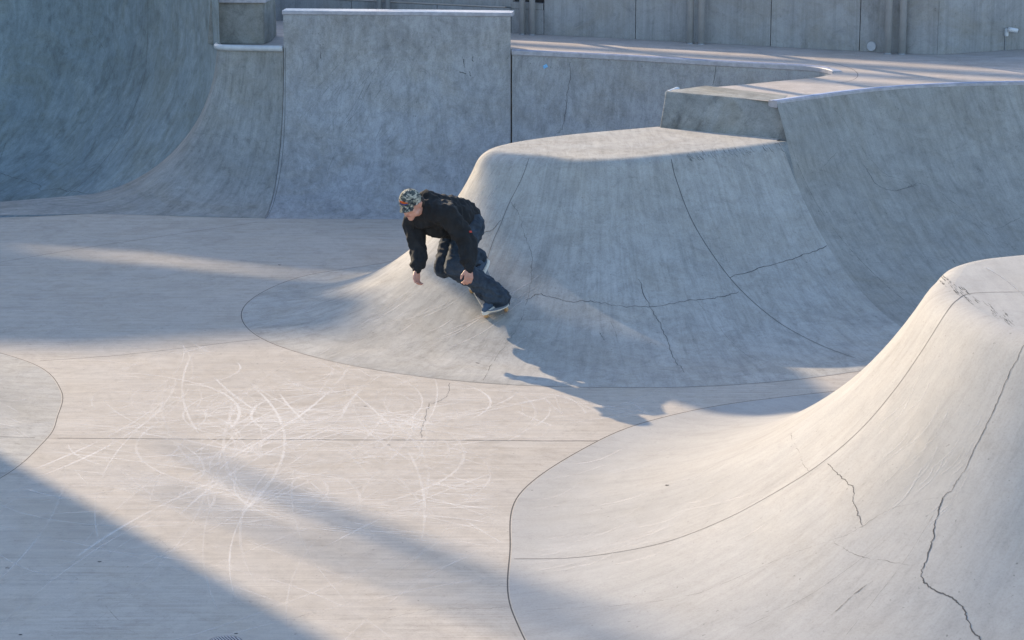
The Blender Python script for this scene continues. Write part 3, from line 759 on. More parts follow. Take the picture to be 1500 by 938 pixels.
# curved joint on the deck round the hooked end
P = [Vector((3.15 + .38 * math.cos(a) , 24.75 + .9 * math.sin(a), HD + .002)) for a in [R(-80 + i * 8) for i in range(20)]]
ribbon(deck, P, [Vector((0, 0, 1))] * len(P), .012, JO, False)
flush()
# sticker on the far wall
loc, nn, _i, _d = bvh(fq).ray_cast(Vector((0, 0, CAMZ)), ray(799, 97.5))
bm = bmesh.new(); q = nn.to_track_quat('Z', 'Y').to_matrix().to_4x4()
bmesh.ops.create_cube(bm, size=1, matrix=Matrix.Translation(loc + nn * .004) @ q @ Matrix.Rotation(R(30), 4, 'Z') @ Matrix.Diagonal((.05, .035, .002, 1)))
o = bmobj('sticker', bm, [plain('blue_sticker', (.18, .45, .75), .4, 0, .5, 60)]); o.parent = farq; o.matrix_parent_inverse = IG

# ------------------------------------------------------------------ skateboard and skater
BM = bvh(mound)
def onm(px, py):
    loc, nn, _i, _d = BM.ray_cast(Vector((0, 0, CAMZ)), ray(px, py))
    return loc, (nn if nn.z > 0 else -nn)
nose, n1 = onm(733, 470); tail, n2 = onm(702, 418)
bn = (n1 + n2).normalized(); bx = (nose - tail); bx -= bn * bx.dot(bn); bx.normalize(); by = bn.cross(bx)
bc = nose - bx * .33
bc, _n, _i, _d = BM.find_nearest(bc)
BMX = Matrix((bx, by, bn)).transposed().to_4x4(); BMX.translation = bc
M_wood = plain('maple_ply', (.55, .36, .20), .5, 0, .15, 30)
M_grip = plain('grip_tape', (.30, .30, .30), .9, 0, .25, 60)
M_whl = plain('amber_urethane', (.62, .36, .16), .35)
M_chrome = plain('cast_metal', (.5, .5, .5), .35, .9)
sb = empty('skateboard', (0, 0, 0)); sb.matrix_world = BMX
tag(sb, 'pale wooden skateboard under the skater, rolling down the hip', 'skateboard')
def outline(n=14, L=.40, W=.103):
    P = []
    for i in range(n + 1): a = -math.pi / 2 + math.pi * i / n; P.append((L - W + W * math.cos(a), W * math.sin(a)))
    for i in range(n + 1): a = math.pi / 2 + math.pi * i / n; P.append((-L + W + W * math.cos(a), W * math.sin(a)))
    return P
def deckmesh(name, z0, z1, m, par, inset=0.0):
    bm = bmesh.new(); ns = 48; rows = []
    for i in range(ns + 1):
        x = -.40 + inset + (.80 - 2 * inset) * i / ns; W = .103; L = .40
        hw = W if abs(x) < L - W else math.sqrt(max(1e-6, W * W - (abs(x) - L + W) ** 2))
        hw = max(.002, hw - inset); kick = max(0, abs(x) - .24); lift = kick * .38
        row = []
        for j in range(7):
            y = -hw + 2 * hw * j / 6; cz = lift + .006 * (y / W) ** 2
            row.append((x, y, cz))
        rows.append(row)
    vt = [[bm.verts.new((x, y, z + z1)) for x, y, z in r] for r in rows]; vb = [[bm.verts.new((x, y, z + z0)) for x, y, z in r] for r in rows]
    for i in range(ns):
        for j in range(6):
            bm.faces.new((vt[i][j], vt[i + 1][j], vt[i + 1][j + 1], vt[i][j + 1])); bm.faces.new((vb[i][j], vb[i][j + 1], vb[i + 1][j + 1], vb[i + 1][j]))
        bm.faces.new((vt[i][0], vb[i][0], vb[i + 1][0], vt[i + 1][0])); bm.faces.new((vt[i][6], vt[i + 1][6], vb[i + 1][6], vb[i][6]))
    for e_ in (0, ns):
        for j in range(6): bm.faces.new((vt[e_][j], vt[e_][j + 1], vb[e_][j + 1], vb[e_][j]))
    return bmobj(name, bm, [m], par, False)
DZ = .088
deckmesh('deck', DZ, DZ + .011, plain('pale_deck_edge', (.66, .60, .50), .45, 0, .1, 30), sb)
deckmesh('grip_tape', DZ + .0112, DZ + .0122, M_grip, sb, .004)
for sx in (-1, 1):
    bm = bmesh.new(); x = .215 * sx
    bmesh.ops.create_cube(bm, size=1, matrix=Matrix.Translation((x, 0, .078)) @ Matrix.Diagonal((.08, .055, .014, 1)))
    bmesh.ops.create_cone(bm, cap_ends=True, segments=10, radius1=.024, radius2=.016, depth=.04, matrix=Matrix.Translation((x, 0, .054)))
    bmesh.ops.create_cube(bm, size=1, matrix=Matrix.Translation((x, 0, .034)) @ Matrix.Diagonal((.022, .13, .022, 1)))
    tr = bmobj('truck', bm, [M_chrome], sb)
    for sy in (-1, 1):
        bm = bmesh.new(); bmesh.ops.create_cone(bm, cap_ends=True, segments=24, radius1=.027, radius2=.027, depth=.034, matrix=Matrix.Translation((x, sy * .088, .028)) @ Matrix.Rotation(R(90), 4, 'X'))
        bmesh.ops.bevel(bm, geom=[e_ for e_ in bm.edges if e_.calc_face_angle(0) > 1], offset=.006, segments=2, affect='EDGES')
        wh = bmobj('wheel', bm, [M_whl], sb, True)

YB = bc.y
def J(px, py, dy): return atY(px, py, YB + dy)
DG = bpy.context.evaluated_depsgraph_get()
def capsules(L):
    out = bmesh.new()
    for (p0, r0, p1, r1) in L:
        b2 = bmesh.new()
        for p, r in ((p0, r0), (p1, r1)): bmesh.ops.create_icosphere(b2, subdivisions=2, radius=r, matrix=Matrix.Translation(p))
        pts = [v.co.copy() for v in b2.verts]; b2.free(); b2 = bmesh.new()
        for p in pts: b2.verts.new(p)
        bmesh.ops.convex_hull(b2, input=list(b2.verts), use_existing_faces=False)
        for v in [v for v in b2.verts if not v.link_faces]: b2.verts.remove(v)
        t = bpy.data.meshes.new('t'); bmesh.ops.recalc_face_normals(b2, faces=b2.faces); b2.to_mesh(t); b2.free(); out.from_mesh(t); bpy.data.meshes.remove(t)
    return out
def remeshed(name, bm, voxel, mats, parent, smooth=4, fn=None, factor=.6):
    me = bpy.data.meshes.new(name + '_tmp'); bm.to_mesh(me); bm.free()
    o = bpy.data.objects.new(name + '_tmp', me); COL.objects.link(o)
    m = o.modifiers.new('r', 'REMESH'); m.mode = 'VOXEL'; m.voxel_size = voxel; m.adaptivity = 0
    s = o.modifiers.new('s', 'SMOOTH'); s.iterations = smooth; s.factor = factor
    dg = bpy.context.evaluated_depsgraph_get(); dg.update()
    me2 = bpy.data.meshes.new_from_object(o.evaluated_get(dg)); me2.name = name
    bpy.data.objects.remove(o)
    if fn:
        ns = [v.normal.copy() for v in me2.vertices]
        for v, nn_ in zip(me2.vertices, ns): v.co += nn_ * fn(v.co, nn_)
    me2.polygons.foreach_set('use_smooth', [True] * len(me2.polygons)); me2.update()
    me2.materials.clear()
    o2 = link(name, me2, mats, None); o2.parent = parent; o2.matrix_parent_inverse = parent.matrix_world.inverted()
    return o2
person = empty('person', bc); bpy.context.view_layer.update()
tag(person, 'skater crouching low in a black hoodie, baggy dark jeans and camouflage cap, arms hanging', 'person')
SF = BMX.to_3x3()
deckP = lambda x, y, z=0.0: BMX @ Vector((x, y, DZ + .012 + z))
# joints
pel = J(679, 324, .10); waist = J(664, 317, 0.0); chest = J(641, 314, -.14); neckb = J(621, 308, -.27)
hc = J(602.5, 300, -.41)
fwd = Vector((-.45, -.77, -.40)).normalized(); upv = Vector((-.24, -.30, .93)); upv = (upv - fwd * upv.dot(fwd)).normalized(); side = fwd.cross(upv)
lat = Vector((.84, -.50, -.1)).normalized()         # towards his left
shR = J(604, 327, -.17); elR = J(614, 366, -.26); wrR = J(611, 394, -.42)
shL = J(655, 314, -.36); elL = J(684, 353, -.40); wrL = J(687, 392, -.55)
hipL = J(689, 332, .02); hipR = J(670, 332, .16)
anL = deckP(.235, -.005, .10); anR = deckP(-.225, .02, .14)
knL = J(667, 392, -.28); knR = J(651, 392, -.02)
# which side of the board points to the camera's left?
sg = 1 if (SF @ Vector((0, 1, 0))).x < 0 else -1
toeL = deckP(.275, sg * .085, .03); heelL = deckP(.20, -sg * .075, .035)
toeR = deckP(-.20, sg * .02, .03); heelR = deckP(-.265, -sg * .085, .14)
anL = deckP(.215, -sg * .045, .10); anR = heelR + Vector((-.06, 0, .06)) 
def seg(a, ra, b, rb): return (a, ra, b, rb)
def finger(base, d, curl, L, r):
    out = []; p = base; v = d.normalized(); ax = curl.normalized(); ls = (.45, .31, .24); ang = (22, 34, 28)
    for l, a in zip(ls, ang):
        v = Matrix.Rotation(R(a), 3, ax) @ v; q = p + v * L * l; out.append((p, r, q, r * .9)); p = q
    return out
def hand(wr, el, palm_n, acr, mirror):
    d = (wr - el).normalized() * .35 + Vector((-.05, -.2, -.95)); d.normalize()
    a = (acr - d * acr.dot(d)).normalized(); nrm = d.cross(a)
    if nrm.dot(palm_n) < 0: nrm = -nrm
    out = [(wr - d * .03, .026, wr + d * .02, .024)]
    for k in range(4):
        u = (k - 1.5) * .021; b = wr + d * .085 + a * u - nrm * 0
        out.append((wr + d * .025 + a * u * .55, .017, b, .0125))
        out += finger(b, d + a * (k - 1.5) * .06, a if (Matrix.Rotation(.3, 3, a) @ d).dot(nrm) > d.dot(nrm) else -a, (.068, .078, .074, .058)[k], .0092)
    t0 = wr + d * .03 - a * .026; td = (d * .7 - a * .62 + nrm * .35).normalized()
    out.append((wr + d * .015 - a * .012, .017, t0 + td * .025, .0125)); out.append((t0 + td * .025, .0112, t0 + td * .05 + d * .004, .0105)); out.append((t0 + td * .05 + d * .004, .0105, t0 + td * .06 + d * .024, .009))
    return out
body = [seg(neckb, .062, hc - upv * .06 - fwd * .02, .056), seg(neckb, .10, chest, .13), seg(chest, .13, waist, .12), seg(waist, .12, pel, .13),
        seg(neckb, .07, shR, .055), seg(neckb, .07, shL, .055), seg(shR, .052, elR, .040), seg(elR, .040, wrR, .027), seg(shL, .052, elL, .040), seg(elL, .040, wrL, .027),
        seg(pel, .12, hipL, .095), seg(pel, .12, hipR, .095), seg(hipL, .09, knL, .06), seg(hipR, .09, knR, .06), seg(knL, .058, anL, .038), seg(knR, .058, anR, .038),
        seg(anL, .036, toeL.lerp(heelL, .4), .03), seg(anR, .036, toeR.lerp(heelR, .4), .03)]
body += hand(wrR, elR, Vector((.9, .2, 0)), Vector((.55, .80, 0)), 1)
body += hand(wrL, elL, Vector((-.9, -.2, 0)), Vector((.75, .6, .1)), -1)
# head
H = lambda s, f, u: hc + side * s + fwd * f + upv * u
body += [seg(H(0, -.012, .035), .088, H(0, .012, .02), .080), seg(H(0, .015, 0), .076, H(0, .035, -.055), .052), seg(H(0, .05, -.085), .030, H(0, .058, -.092), .026),
         seg(H(-.038, .03, -.055), .034, H(.038, .03, -.055), .034), seg(H(-.032, -.0, -.05), .040, H(.032, -.0, -.05), .040),
         seg(H(0, .088, .012), .010, H(0, .107, -.022), .0125), seg(H(-.012, .094, -.026), .008, H(.012, .094, -.026), .008),
         seg(H(-.038, .074, -.006), .017, H(-.050, .06, -.018), .016), seg(H(.038, .074, -.006), .017, H(.050, .06, -.018), .016),
         seg(H(-.018, .082, -.050), .010, H(.018, .082, -.050), .010), seg(H(-.016, .080, -.060), .010, H(.016, .080, -.060), .010)]
for s in (-1, 1):
    body += [seg(H(s * .080, -.008, .018), .012, H(s * .087, -.020, .010), .012), seg(H(s * .080, -.006, -.022), .009, H(s * .087, -.018, .010), .012)]
M_skin, nsk, bsk = mat('skin'); bsk.inputs['Roughness'].default_value = .5
tcs = nsk.nodes.new('ShaderNodeTexCoord')
nsk.links.new(mixc(nsk, ramp(nsk, noi(nsk, tcs.outputs['Object'], 14, 4, .6), [(.35, 0), (.65, 1)]), (.50, .235, .165), (.60, .32, .235)), bsk.inputs['Base Color'])
bsk.inputs['Subsurface Weight'].default_value = .12; bsk.inputs['Subsurface Radius'].default_value = (.012, .005, .003)
bod = remeshed('body', capsules(body), .0048, [M_skin], person, 2)
# face details
M_lip = plain('lips', (.36, .13, .11), .5); M_eye = plain('eye_dark', (.03, .02, .02), .3); M_hair = plain('short_dark_hair', (.03, .022, .018), .8)
def bits(name, L, m, vox=.003, sm=1):
    return remeshed(name, capsules(L), vox, [m], person, sm)
bits('mouth', [seg(H(-.021, .0895, -.0545), .0035, H(0, .0945, -.053), .004), seg(H(0, .0945, -.053), .004, H(.021, .0895, -.0545), .0035)], M_lip, .0016)
for s in (-1, 1): bits('eye', [seg(H(s * .024, .0865, .0), .0045, H(s * .040, .0815, .0), .004)], M_eye, .0016)
for s in (-1, 1): bits('eyebrow', [seg(H(s * .018, .093, .016), .004, H(s * .046, .084, .017), .0035)], M_hair, .0016)
bits('hair', [seg(H(-.06, -.05, .01), .040, H(.06, -.05, .01), .040), seg(H(-.045, -.07, -.03), .034, H(.045, -.07, -.03), .034), seg(H(-.076, -.02, .03), .014, H(-.078, .015, .028), .011), seg(H(.076, -.02, .03), .014, H(.078, .015, .028), .011)], M_hair, .004)
# cap
M_cap, nc_, bcap = mat('camouflage_cloth'); bcap.inputs['Roughness'].default_value = .85
tcc = nc_.nodes.new('ShaderNodeTexCoord'); OC = tcc.outputs['Object']
c1 = ramp(nc_, noi(nc_, mapping(nc_, OC, (1, 1, 1.6)), 15, 2, .5, 1.2), [(.47, 0), (.49, 1)])
c2 = ramp(nc_, noi(nc_, mapping(nc_, OC, (1.2, 1, 2), (1, 0, 0)), 18, 2, .5, 1.4), [(.52, 0), (.54, 1)])
c3 = ramp(nc_, noi(nc_, mapping(nc_, OC, (1, 1.3, 2), (0, 1, 0)), 21, 2, .5, 1.5), [(.56, 0), (.58, 1)])
cc_ = mixc(nc_, c1, (.46, .45, .36), (.74, .71, .60)); cc_ = mixc(nc_, c2, cc_, (.13, .155, .15)); cc_ = mixc(nc_, c3, cc_, (.05, .06, .07))
nc_.links.new(cc_, bcap.inputs['Base Color'])
capb = bmesh.new(); NR, NS = 14, 40; rows_ = []
for i in range(NR + 1):
    ph = math.pi / 2 * 1.08 * i / NR; row = []
    for j in range(NS):
        th = 2 * math.pi * j / NS
        rr = math.sin(min(ph, math.pi / 2)) ** .92; zz = math.cos(ph)
        fl = .102 + .006 * math.cos(th)
        p = H(.090 * rr * math.sin(th), -.008 + fl * rr * math.cos(th), .036 + .100 * zz + .004 * math.cos(th))
        row.append(capb.verts.new(p))
    rows_.append(row)
for i in range(NR):
    for j in range(NS):
        if i == 0:
            if j < NS - 1 or True:
                a, b_, c_ = rows_[0][0], rows_[1][j], rows_[1][(j + 1) % NS]
                capb.faces.new((a, b_, c_))
        else: capb.faces.new((rows_[i][j], rows_[i + 1][j], rows_[i + 1][(j + 1) % NS], rows_[i][(j + 1) % NS]))
for v in rows_[0][1:]: capb.verts.remove(v)
bmesh.ops.solidify(capb, geom=list(capb.faces), thickness=.003)
cap = bmobj('cap', capb, [M_cap], None, True); cap.parent = person; cap.matrix_parent_inverse = person.matrix_world.inverted()
bb = bmesh.new(); g_rows = []
for i in range(8):
    t = i / 7; row = []
    for j in range(17):
        a = (j / 16 - .5) * 2; wv = .068 * a
        x = wv * (1 - .10 * t); f0 = .088 * math.sqrt(max(0, 1 - (a * .80) ** 2)); f1 = f0 + .062 * t * (1 - .55 * a * a) 
        row.append(bb.verts.new(H(x, f1, .038 - .020 * a * a - .022 * t)))
    g_rows.append(row)
for i in range(7):
    for j in range(16): bb.faces.new((g_rows[i][j], g_rows[i][j + 1], g_rows[i + 1][j + 1], g_rows[i + 1][j]))
bmesh.ops.solidify(bb, geom=list(bb.faces), thickness=.004)
o = bmobj('brim', bb, [M_cap], None, True); o.parent = cap; 
def band(name, s0, s1, u0, u1, col, lift):
    bm = bmesh.new(); n = 12; ra = []
    for i in range(n + 1):
        t = i / n; s = s0 + (s1 - s0) * t; uc = u0 + (u1 - u0) * t; col_ = []
        wdt = .010 * math.sin(math.pi * min(1, max(.06, t * .9 + .05)))
        for du in (-wdt, wdt):
            zz = (uc + du); ph = math.acos(max(-1, min(1, zz / .104))); rr = math.sin(ph) ** .92
            f = .108 * math.sqrt(max(0, rr * rr - (s / .090) ** 2)) + lift - .008
            col_.append(bm.verts.new(H(s, f, .036 + zz + .003)))
        ra.append(col_)
    for a, b_ in zip(ra[:-1], ra[1:]): bm.faces.new((a[0], a[1], b_[1], b_[0]))
    bmesh.ops.solidify(bm, geom=list(bm.faces), thickness=.001)
    o = bmobj(name, bm, [plain(name + '_thread', col, .6)], None); o.parent = cap
band('orange_stitching', -.045, .045, .034, .050, (.75, .16, .03), .006)
band('blue_stitching', -.040, .040, .024, .040, (.04, .09, .35), .0045)
# hoodie
M_hood, nh, bh = mat('black_fleece'); bh.inputs['Roughness'].default_value = .95
tch = nh.nodes.new('ShaderNodeTexCoord')
nh.links.new(mixc(nh, ramp(nh, noi(nh, tch.outputs['Object'], 11, 5, .65), [(.3, 0), (.7, 1)]), (.008, .008, .009), (.020, .0195, .020)), bh.inputs['Base Color'])
def folds(amp, f, ax=Vector((1, 1, 1)), s=0):
    def fn(p, n):
        q = Vector((p.x * ax.x, p.y * ax.y, p.z * ax.z)) * f + Vector((s, s, s))
        a = noise.noise(q); b_ = noise.noise(q * 2.1 + Vector((5, 3, 1)))
        rdg = 1 - abs(a) * 2.2
        return amp * (rdg * .8 + b_ * .6 - .3)
    return fn
hd = [seg(neckb + lat * .02 + Vector((.02, .03, 0)), .11, chest, .165), seg(chest, .165, waist, .168), seg(waist, .168, pel + Vector((.0, -.02, .035)), .150),
      seg(chest + lat * .07, .13, waist + lat * .05, .14), seg(chest - lat * .07, .13, waist - lat * .05, .14),
      seg(neckb, .11, shR + Vector((.01, 0, .01)), .085), seg(neckb, .11, shL, .095), seg(chest, .15, shL, .095), seg(chest, .14, shR, .08),
      seg(shR, .080, elR, .075), seg(elR, .075, elR.lerp(wrR, .75), .063), seg(elR.lerp(wrR, .75), .060, elR.lerp(wrR, .98), .040),
      seg(shL, .092, elL, .079), seg(elL, .079, elL.lerp(wrL, .72), .066), seg(elL.lerp(wrL, .72), .062, elL.lerp(wrL, .97), .042),
      seg(chest + Vector((-.03, -.05, -.10)), .09, waist + Vector((-.02, -.04, -.09)), .085)]
# hood rolled round the neck
hoodC = hc + (neckb - hc) * .82 + Vector((.012, .03, -.005)); axis = (neckb - hc).normalized(); e1 = axis.cross(Vector((0, 0, 1))).normalized(); e2 = axis.cross(e1)
ring = []
for k in range(15):
    a = 2 * math.pi * k / 14; ring.append(hoodC + e1 * .120 * math.cos(a) + e2 * .128 * math.sin(a) + axis * (.02 + .02 * math.cos(2 * a)))
for a, b_ in zip(ring[:-1], ring[1:]): hd.append(seg(a, .036, b_, .036))
hood_back = J(630, 292, -.16); hd += [seg(hood_back, .062, J(622, 287, -.20), .045), seg(hood_back, .062, chest + Vector((0, 0, .06)), .10)]
hoodie = remeshed('hoodie', capsules(hd), .0085, [M_hood], person, 5, folds(.019, 10.5, Vector((1.3, 1, .75))))
for wr, el in ((wrR, elR), (wrL, elL)):
    o = remeshed('cuff', capsules([seg(el.lerp(wr, .90), .043, el.lerp(wr, 1.06), .037)]), .005, [M_hood], person, 2, folds(.004, 40)); 
tg = elL.lerp(hipL, .5)
B2 = BVHTree.FromPolygons([hoodie.matrix_world @ v.co for v in hoodie.data.vertices], [tuple(p.vertices) for p in hoodie.data.polygons])
# jeans
M_jean, nj, bj = mat('dark_denim'); bj.inputs['Roughness'].default_value = .9
tcj = nj.nodes.new('ShaderNodeTexCoord'); OJ = tcj.outputs['Object']
cj = mixc(nj, ramp(nj, noi(nj, OJ, 6, 5, .65, .6), [(.38, 0), (.68, 1)]), (.013, .020, .032), (.055, .075, .10))
cj = mixc(nj, .7, cj, ramp(nj, noi(nj, OJ, 160, 2, .6), [(.3, .75), (.7, 1.2)]), 'MULTIPLY')
nj.links.new(cj, bj.inputs['Base Color'])
hemL = anL.lerp(toeL, .10) - bn * .03; hemR = anR.lerp(toeR, .15)
jn = [seg(pel, .150, hipL, .125), seg(pel, .150, hipR, .125), seg(hipL, .125, hipR, .125), seg(hipL, .128, knL, .095), seg(hipR, .122, knR, .092),
      seg(knL, .094, knL.lerp(anL, .55), .093), seg(knL.lerp(anL, .55), .093, hemL, .108),
      seg(knR, .090, knR.lerp(anR, .55), .082), seg(knR.lerp(anR, .55), .082, hemR, .082)]
for s in (-1, 1): jn.append(seg(knL.lerp(anL, .7) + lat * .02 * s, .085, hemL + bx * .045 * s + by * .02 * s, .072))
def jf(p, n):
    t = (p - hemL).length; k = 1.0 + 1.2 * max(0, 1 - t / .28)
    q = Vector((p.x * 1.0, p.y, p.z * 1.7)) * 10; a = noise.noise(q); b_ = noise.noise(q * 2.3)
    return .013 * k * ((1 - abs(a) * 2.3) * .8 + b_ * .55 - .3)
jeans = remeshed('jeans', capsules(jn), .008, [M_jean], person, 4, jf)
# shoes: fabric upper, white sole
M_shoe = plain('blue_grey_suede', (.055, .085, .13), .85, 0, .25, 20); M_sole = plain('white_rubber', (.72, .69, .62), .5, 0, .08, 20)
def shoe(toe, heel, up):
    d = (toe - heel).normalized(); up = (up - d * up.dot(d)).normalized(); s = d.cross(up); L = .30
    c0 = heel - d * .02; Q = lambda a, b_, c_: c0 + d * a + s * b_ + up * c_
    u = remeshed('shoe', capsules([seg(Q(.04, 0, .035), .036, Q(.12, 0, .035), .040), seg(Q(.12, 0, .033), .042, Q(.23, .004, .020), .040), seg(Q(.23, .004, .018), .038, Q(.262, .0, .014), .030), seg(Q(.05, 0, .05), .036, Q(.06, 0, .10), .040)]), .005, [M_shoe], person, 3)
    bm = bmesh.new(); P = []
    for i in range(40):
        a = 2 * math.pi * i / 40; x = math.cos(a); y = math.sin(a)
        P.append((.145 + .152 * x * (1 if x > 0 else 1), (.050 - .008 * (x < 0) * -x * -1 * 0) * y * (1 - .12 * (1 - x) / 2) * (abs(y) ** -.0 if True else 1)))
    b0 = [bm.verts.new(Q(x, y, -.026)) for x, y in P]; b1 = [bm.verts.new(Q(x, y * 1.04, .014)) for x, y in P]
    bm.faces.new(b0); bm.faces.new(b1)
    for i in range(40): bm.faces.new((b0[i], b0[(i + 1) % 40], b1[(i + 1) % 40], b1[i]))
    bmesh.ops.recalc_face_normals(bm, faces=bm.faces)
    bmesh.ops.bevel(bm, geom=[e_ for e_ in bm.edges if e_.calc_face_angle(0) > 1], offset=.006, segments=2, affect='EDGES')
    o = bmobj('sole', bm, [M_sole], None, False); o.parent = u
shoe(deckP(.30, sg * .10, .026), deckP(.175, -sg * .10, .026), bn)
shoe(deckP(-.20, sg * .04, .030), deckP(-.27, -sg * .10, .12), bn)
# small red label on the back pocket side
loc, nn, _i, _d = B2.ray_cast(Vector((0, 0, CAMZ)), ray(689, 340))
if loc is None: loc, nn = J(689, 340, -.1), Vector((0, -1, 0))
bm = bmesh.new(); bmesh.ops.create_cube(bm, size=1, matrix=Matrix.Translation(loc + nn * .004) @ nn.to_track_quat('Z', 'Y').to_matrix().to_4x4() @ Matrix.Diagonal((.022, .016, .004, 1)))
o = bmobj('red_label', bm, [plain('red_label', (.6, .06, .03), .6)]); o.parent = person; o.matrix_parent_inverse = person.matrix_world.inverted()
# draw cords
bits('drawcord', [seg(H(.02, .03, -.15), .004, H(.06, .0, -.24), .004)], M_hood, .0025)


# ------------------------------------------------------------------ added sun blockers outside the frame, outlines projected from the wanted shade
LH = Vector((-SH.x, -SH.y)); UA = Vector((-SH.y, SH.x))       # towards the sun, and across
if UA.dot(Vector((.7, .7))) < 0: UA = -UA
TE = math.tan(R(ELEV))
def proj(x, y, D):
    """floor point whose sun ray is met by the vertical plane D metres towards the sun"""
    o = Vector((0, 19)); p = Vector((x, y)); k = D - (p - o).dot(LH)
    q = p + LH * k; return Vector((q.x, q.y, k * TE))
def slab(name, pts3, depth, m, label, cat):
    bm = bmesh.new(); f = bm.faces.new([bm.verts.new(p) for p in pts3])
    r = bmesh.ops.extrude_face_region(bm, geom=[f])
    for v in [g for g in r['geom'] if isinstance(g, bmesh.types.BMVert)]: v.co += Vector((LH.x, LH.y, 0)) * depth
    o = bmobj(name, bm, [m]); return tag(o, label, cat)
M_blocker = plain('brick_building', (.30, .24, .20), .8, 0, .2, 2)
D1 = 42
shade_edge = [(-9.0, 19.5), (-6.2, 23.2), (-4.8, 23.5), (-3.5, 23.15), (-2.1, 22.35), (-1.2, 22.0), (-.4, 21.9), (.4, 22.3), (2.4, 24.9), (6, 28.5), (14, 36)]
P = [proj(x, y, D1) for x, y in shade_edge]
P = P + [Vector((P[-1].x, P[-1].y, -.8)), Vector((P[0].x, P[0].y, -.8))]
slab('brick_building', P, 6, M_blocker, 'low brick building with an uneven roofline beyond the skatepark', 'building')  # added blocker: its top edge is cut to the shade on the floor
P = [proj(x, y, D1) for x, y in [(-9, 18.6), (-6.2, 23.0), (-4.7, 22.5), (-3.6, 21.55), (-2.1, 20.5), (-1.3, 20.35), (-.9, 20.2), (-1.3, 19.75), (-2.3, 19.65), (-3.4, 19.3), (-4.5, 19.4), (-5.8, 18.6), (-7.4, 16.8)]]
slab('roof_canopy', P, 2, M_blocker, 'canopy above the brick building beyond the skatepark', 'canopy')  # added blocker whose outline leaves a slot of light on the floor
def bar(a, b, wd, D):
    a = Vector(a); b = Vector(b); s_ = (b - a).normalized(); s_ = Vector((-s_.y, s_.x)) * wd / 2
    return [proj(*(a + s_), D), proj(*(b + s_), D), proj(*(b - s_), D), proj(*(a - s_), D)]
slab('roof_beam', bar((-6.6, 23.6), (-.7, 21.0), .5, D1), .6, M_blocker, 'long beam above the brick building beyond the skatepark', 'beam')  # added blocker that splits the slot of light
D2 = 17
tw_ = [(3.5, 5.5), (-.94, 12.45), (-3.6, 16.25), (-5.2, 18.6)]
P = [proj(x, y, D2) for x, y in tw_]
e = P[0]; far = proj(-9, 4, D2)
P2 = P + [Vector((P[-1].x, P[-1].y, -.8)), Vector((far.x, far.y, -.8)), Vector((far.x, far.y, e.z))]
slab('gabled_building', P2, 3, M_blocker, 'tall gabled building left of the skatepark', 'building')  # added blocker shaped for the shadow wedge at lower left
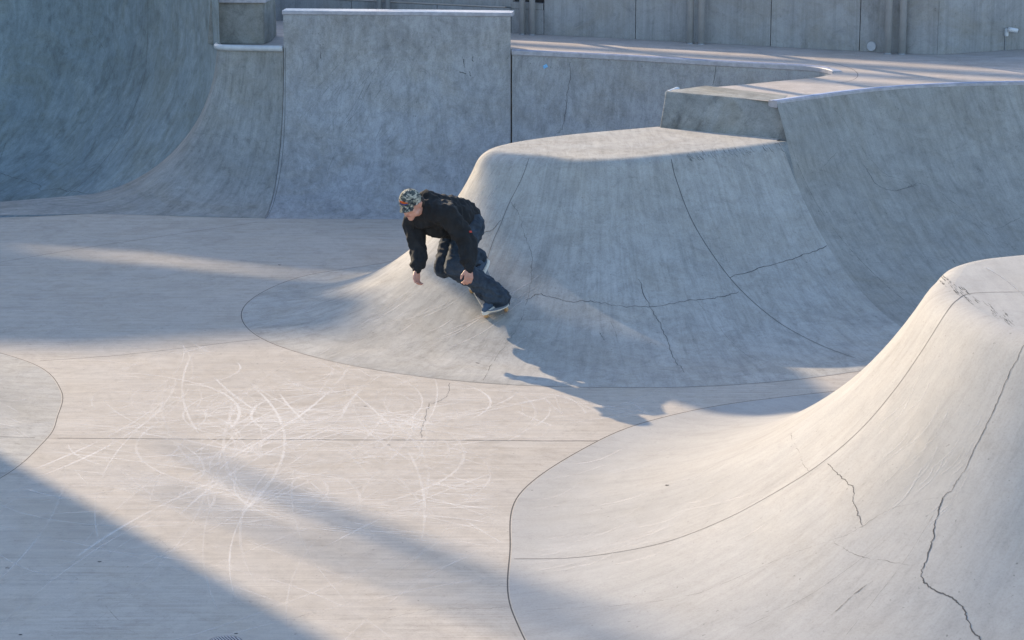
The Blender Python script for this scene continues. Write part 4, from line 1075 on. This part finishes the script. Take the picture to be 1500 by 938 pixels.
# added sun blocker strips, far away: they cast soft streaks on the floor
M_streak = plain('bark', (.10, .07, .05), .9, 0, .3, 6)
def shadow_strip(pts, wd, D):
    bm = bmesh.new(); L = []; Rr = []
    n = len(pts)
    for i in range(n):
        a = Vector(pts[max(i - 1, 0)]); b = Vector(pts[min(i + 1, n - 1)]); t = (b - a).normalized(); s = Vector((-t.y, t.x)) * (wd[i] / 2)
        p = Vector(pts[i]); L.append(proj(*(p + s), D)); Rr.append(proj(*(p - s), D))
    return L + Rr[::-1]
streak_root = empty('street_tree', tuple(proj(-8, 24, 40))[:2] + (-.8,)); tag(streak_root, 'bare street tree beyond the skatepark', 'tree')
for pts, wd, DD in [([(-2.35, 16.4), (-1.5, 15.2), (-.7, 14.2), (.3, 13.0), (.9, 12.3)], [.02, .16, .26, .24, .05], 40),
                ([(-2.3, 15.3), (-1.2, 14.1), (-.2, 13.0), (1.5, 11.2)], [.02, .08, .12, .14], 40)]:
    P = shadow_strip(pts, wd, DD); bm = bmesh.new(); f = bm.faces.new([bm.verts.new(p) for p in P])
    r = bmesh.ops.extrude_face_region(bm, geom=[f])
    for v in [g_ for g_ in r['geom'] if isinstance(g_, bmesh.types.BMVert)]: v.co += Vector((LH.x, LH.y, 0)) * .4
    o = bmobj('limb', bm, [M_streak]); o.parent = streak_root; o.matrix_parent_inverse = Matrix.Translation(-streak_root.location)

P = [proj(x, y, 16) for x, y in [(-.12, 19.75), (.36, 18.85), (.95, 17.95), (1.45, 17.3), (1.95, 16.88), (2.4, 16.95), (2.5, 17.5), (2.3, 18.55), (1.6, 18.85), (.8, 19.05), (.25, 19.5)]]
bm = bmesh.new(); f = bm.faces.new([bm.verts.new(p) for p in P]); r = bmesh.ops.extrude_face_region(bm, geom=[f])
for v in [g_ for g_ in r['geom'] if isinstance(g_, bmesh.types.BMVert)]: v.co += Vector((LH.x, LH.y, 0)) * .3
tag(bmobj('shade_sail', bm, [M_cope]), 'cloth shade sail stretched above the deck behind the boundary wall', 'shade sail')  # floating slab added to shade the lower face of the middle mound
# added bars high towards the sun, placed to cast stripes across the deck
M_stripe = plain('painted_rail', (.2, .2, .2), .5)
sh = HD / TE
for k, (y0, wd) in enumerate([(25.85, .20), (25.15, .34), (24.35, .24), (26.4, .08), (23.6, .16)]):
    a = Vector((3.6, y0)); d_ = Vector((.87, -.49)).normalized(); a0 = a - d_ * 5 + SH.xy * sh; a1 = a + d_ * 5 + SH.xy * sh; m_ = (a0 + a1) / 2
    P = shadow_strip([tuple(a0), tuple(m_ + Vector((0, .06))), tuple(a1)], [wd * .7, wd, wd * 1.2], 27)
    bm = bmesh.new(); f = bm.faces.new([bm.verts.new(p) for p in P]); r = bmesh.ops.extrude_face_region(bm, geom=[f])
    for v in [g_ for g_ in r['geom'] if isinstance(g_, bmesh.types.BMVert)]: v.co += Vector((LH.x, LH.y, 0)) * .15
    o = bmobj('footbridge_rail', bm, [M_stripe]); tag(o, ['second rail from the wall, throwing a thin shadow on the deck', 'thick middle rail over the deck', 'fourth rail from the wall', 'thinnest rail, nearest the wall', 'rail farthest out from the wall'][k], 'rail', 'rails of the footbridge beyond the wall')
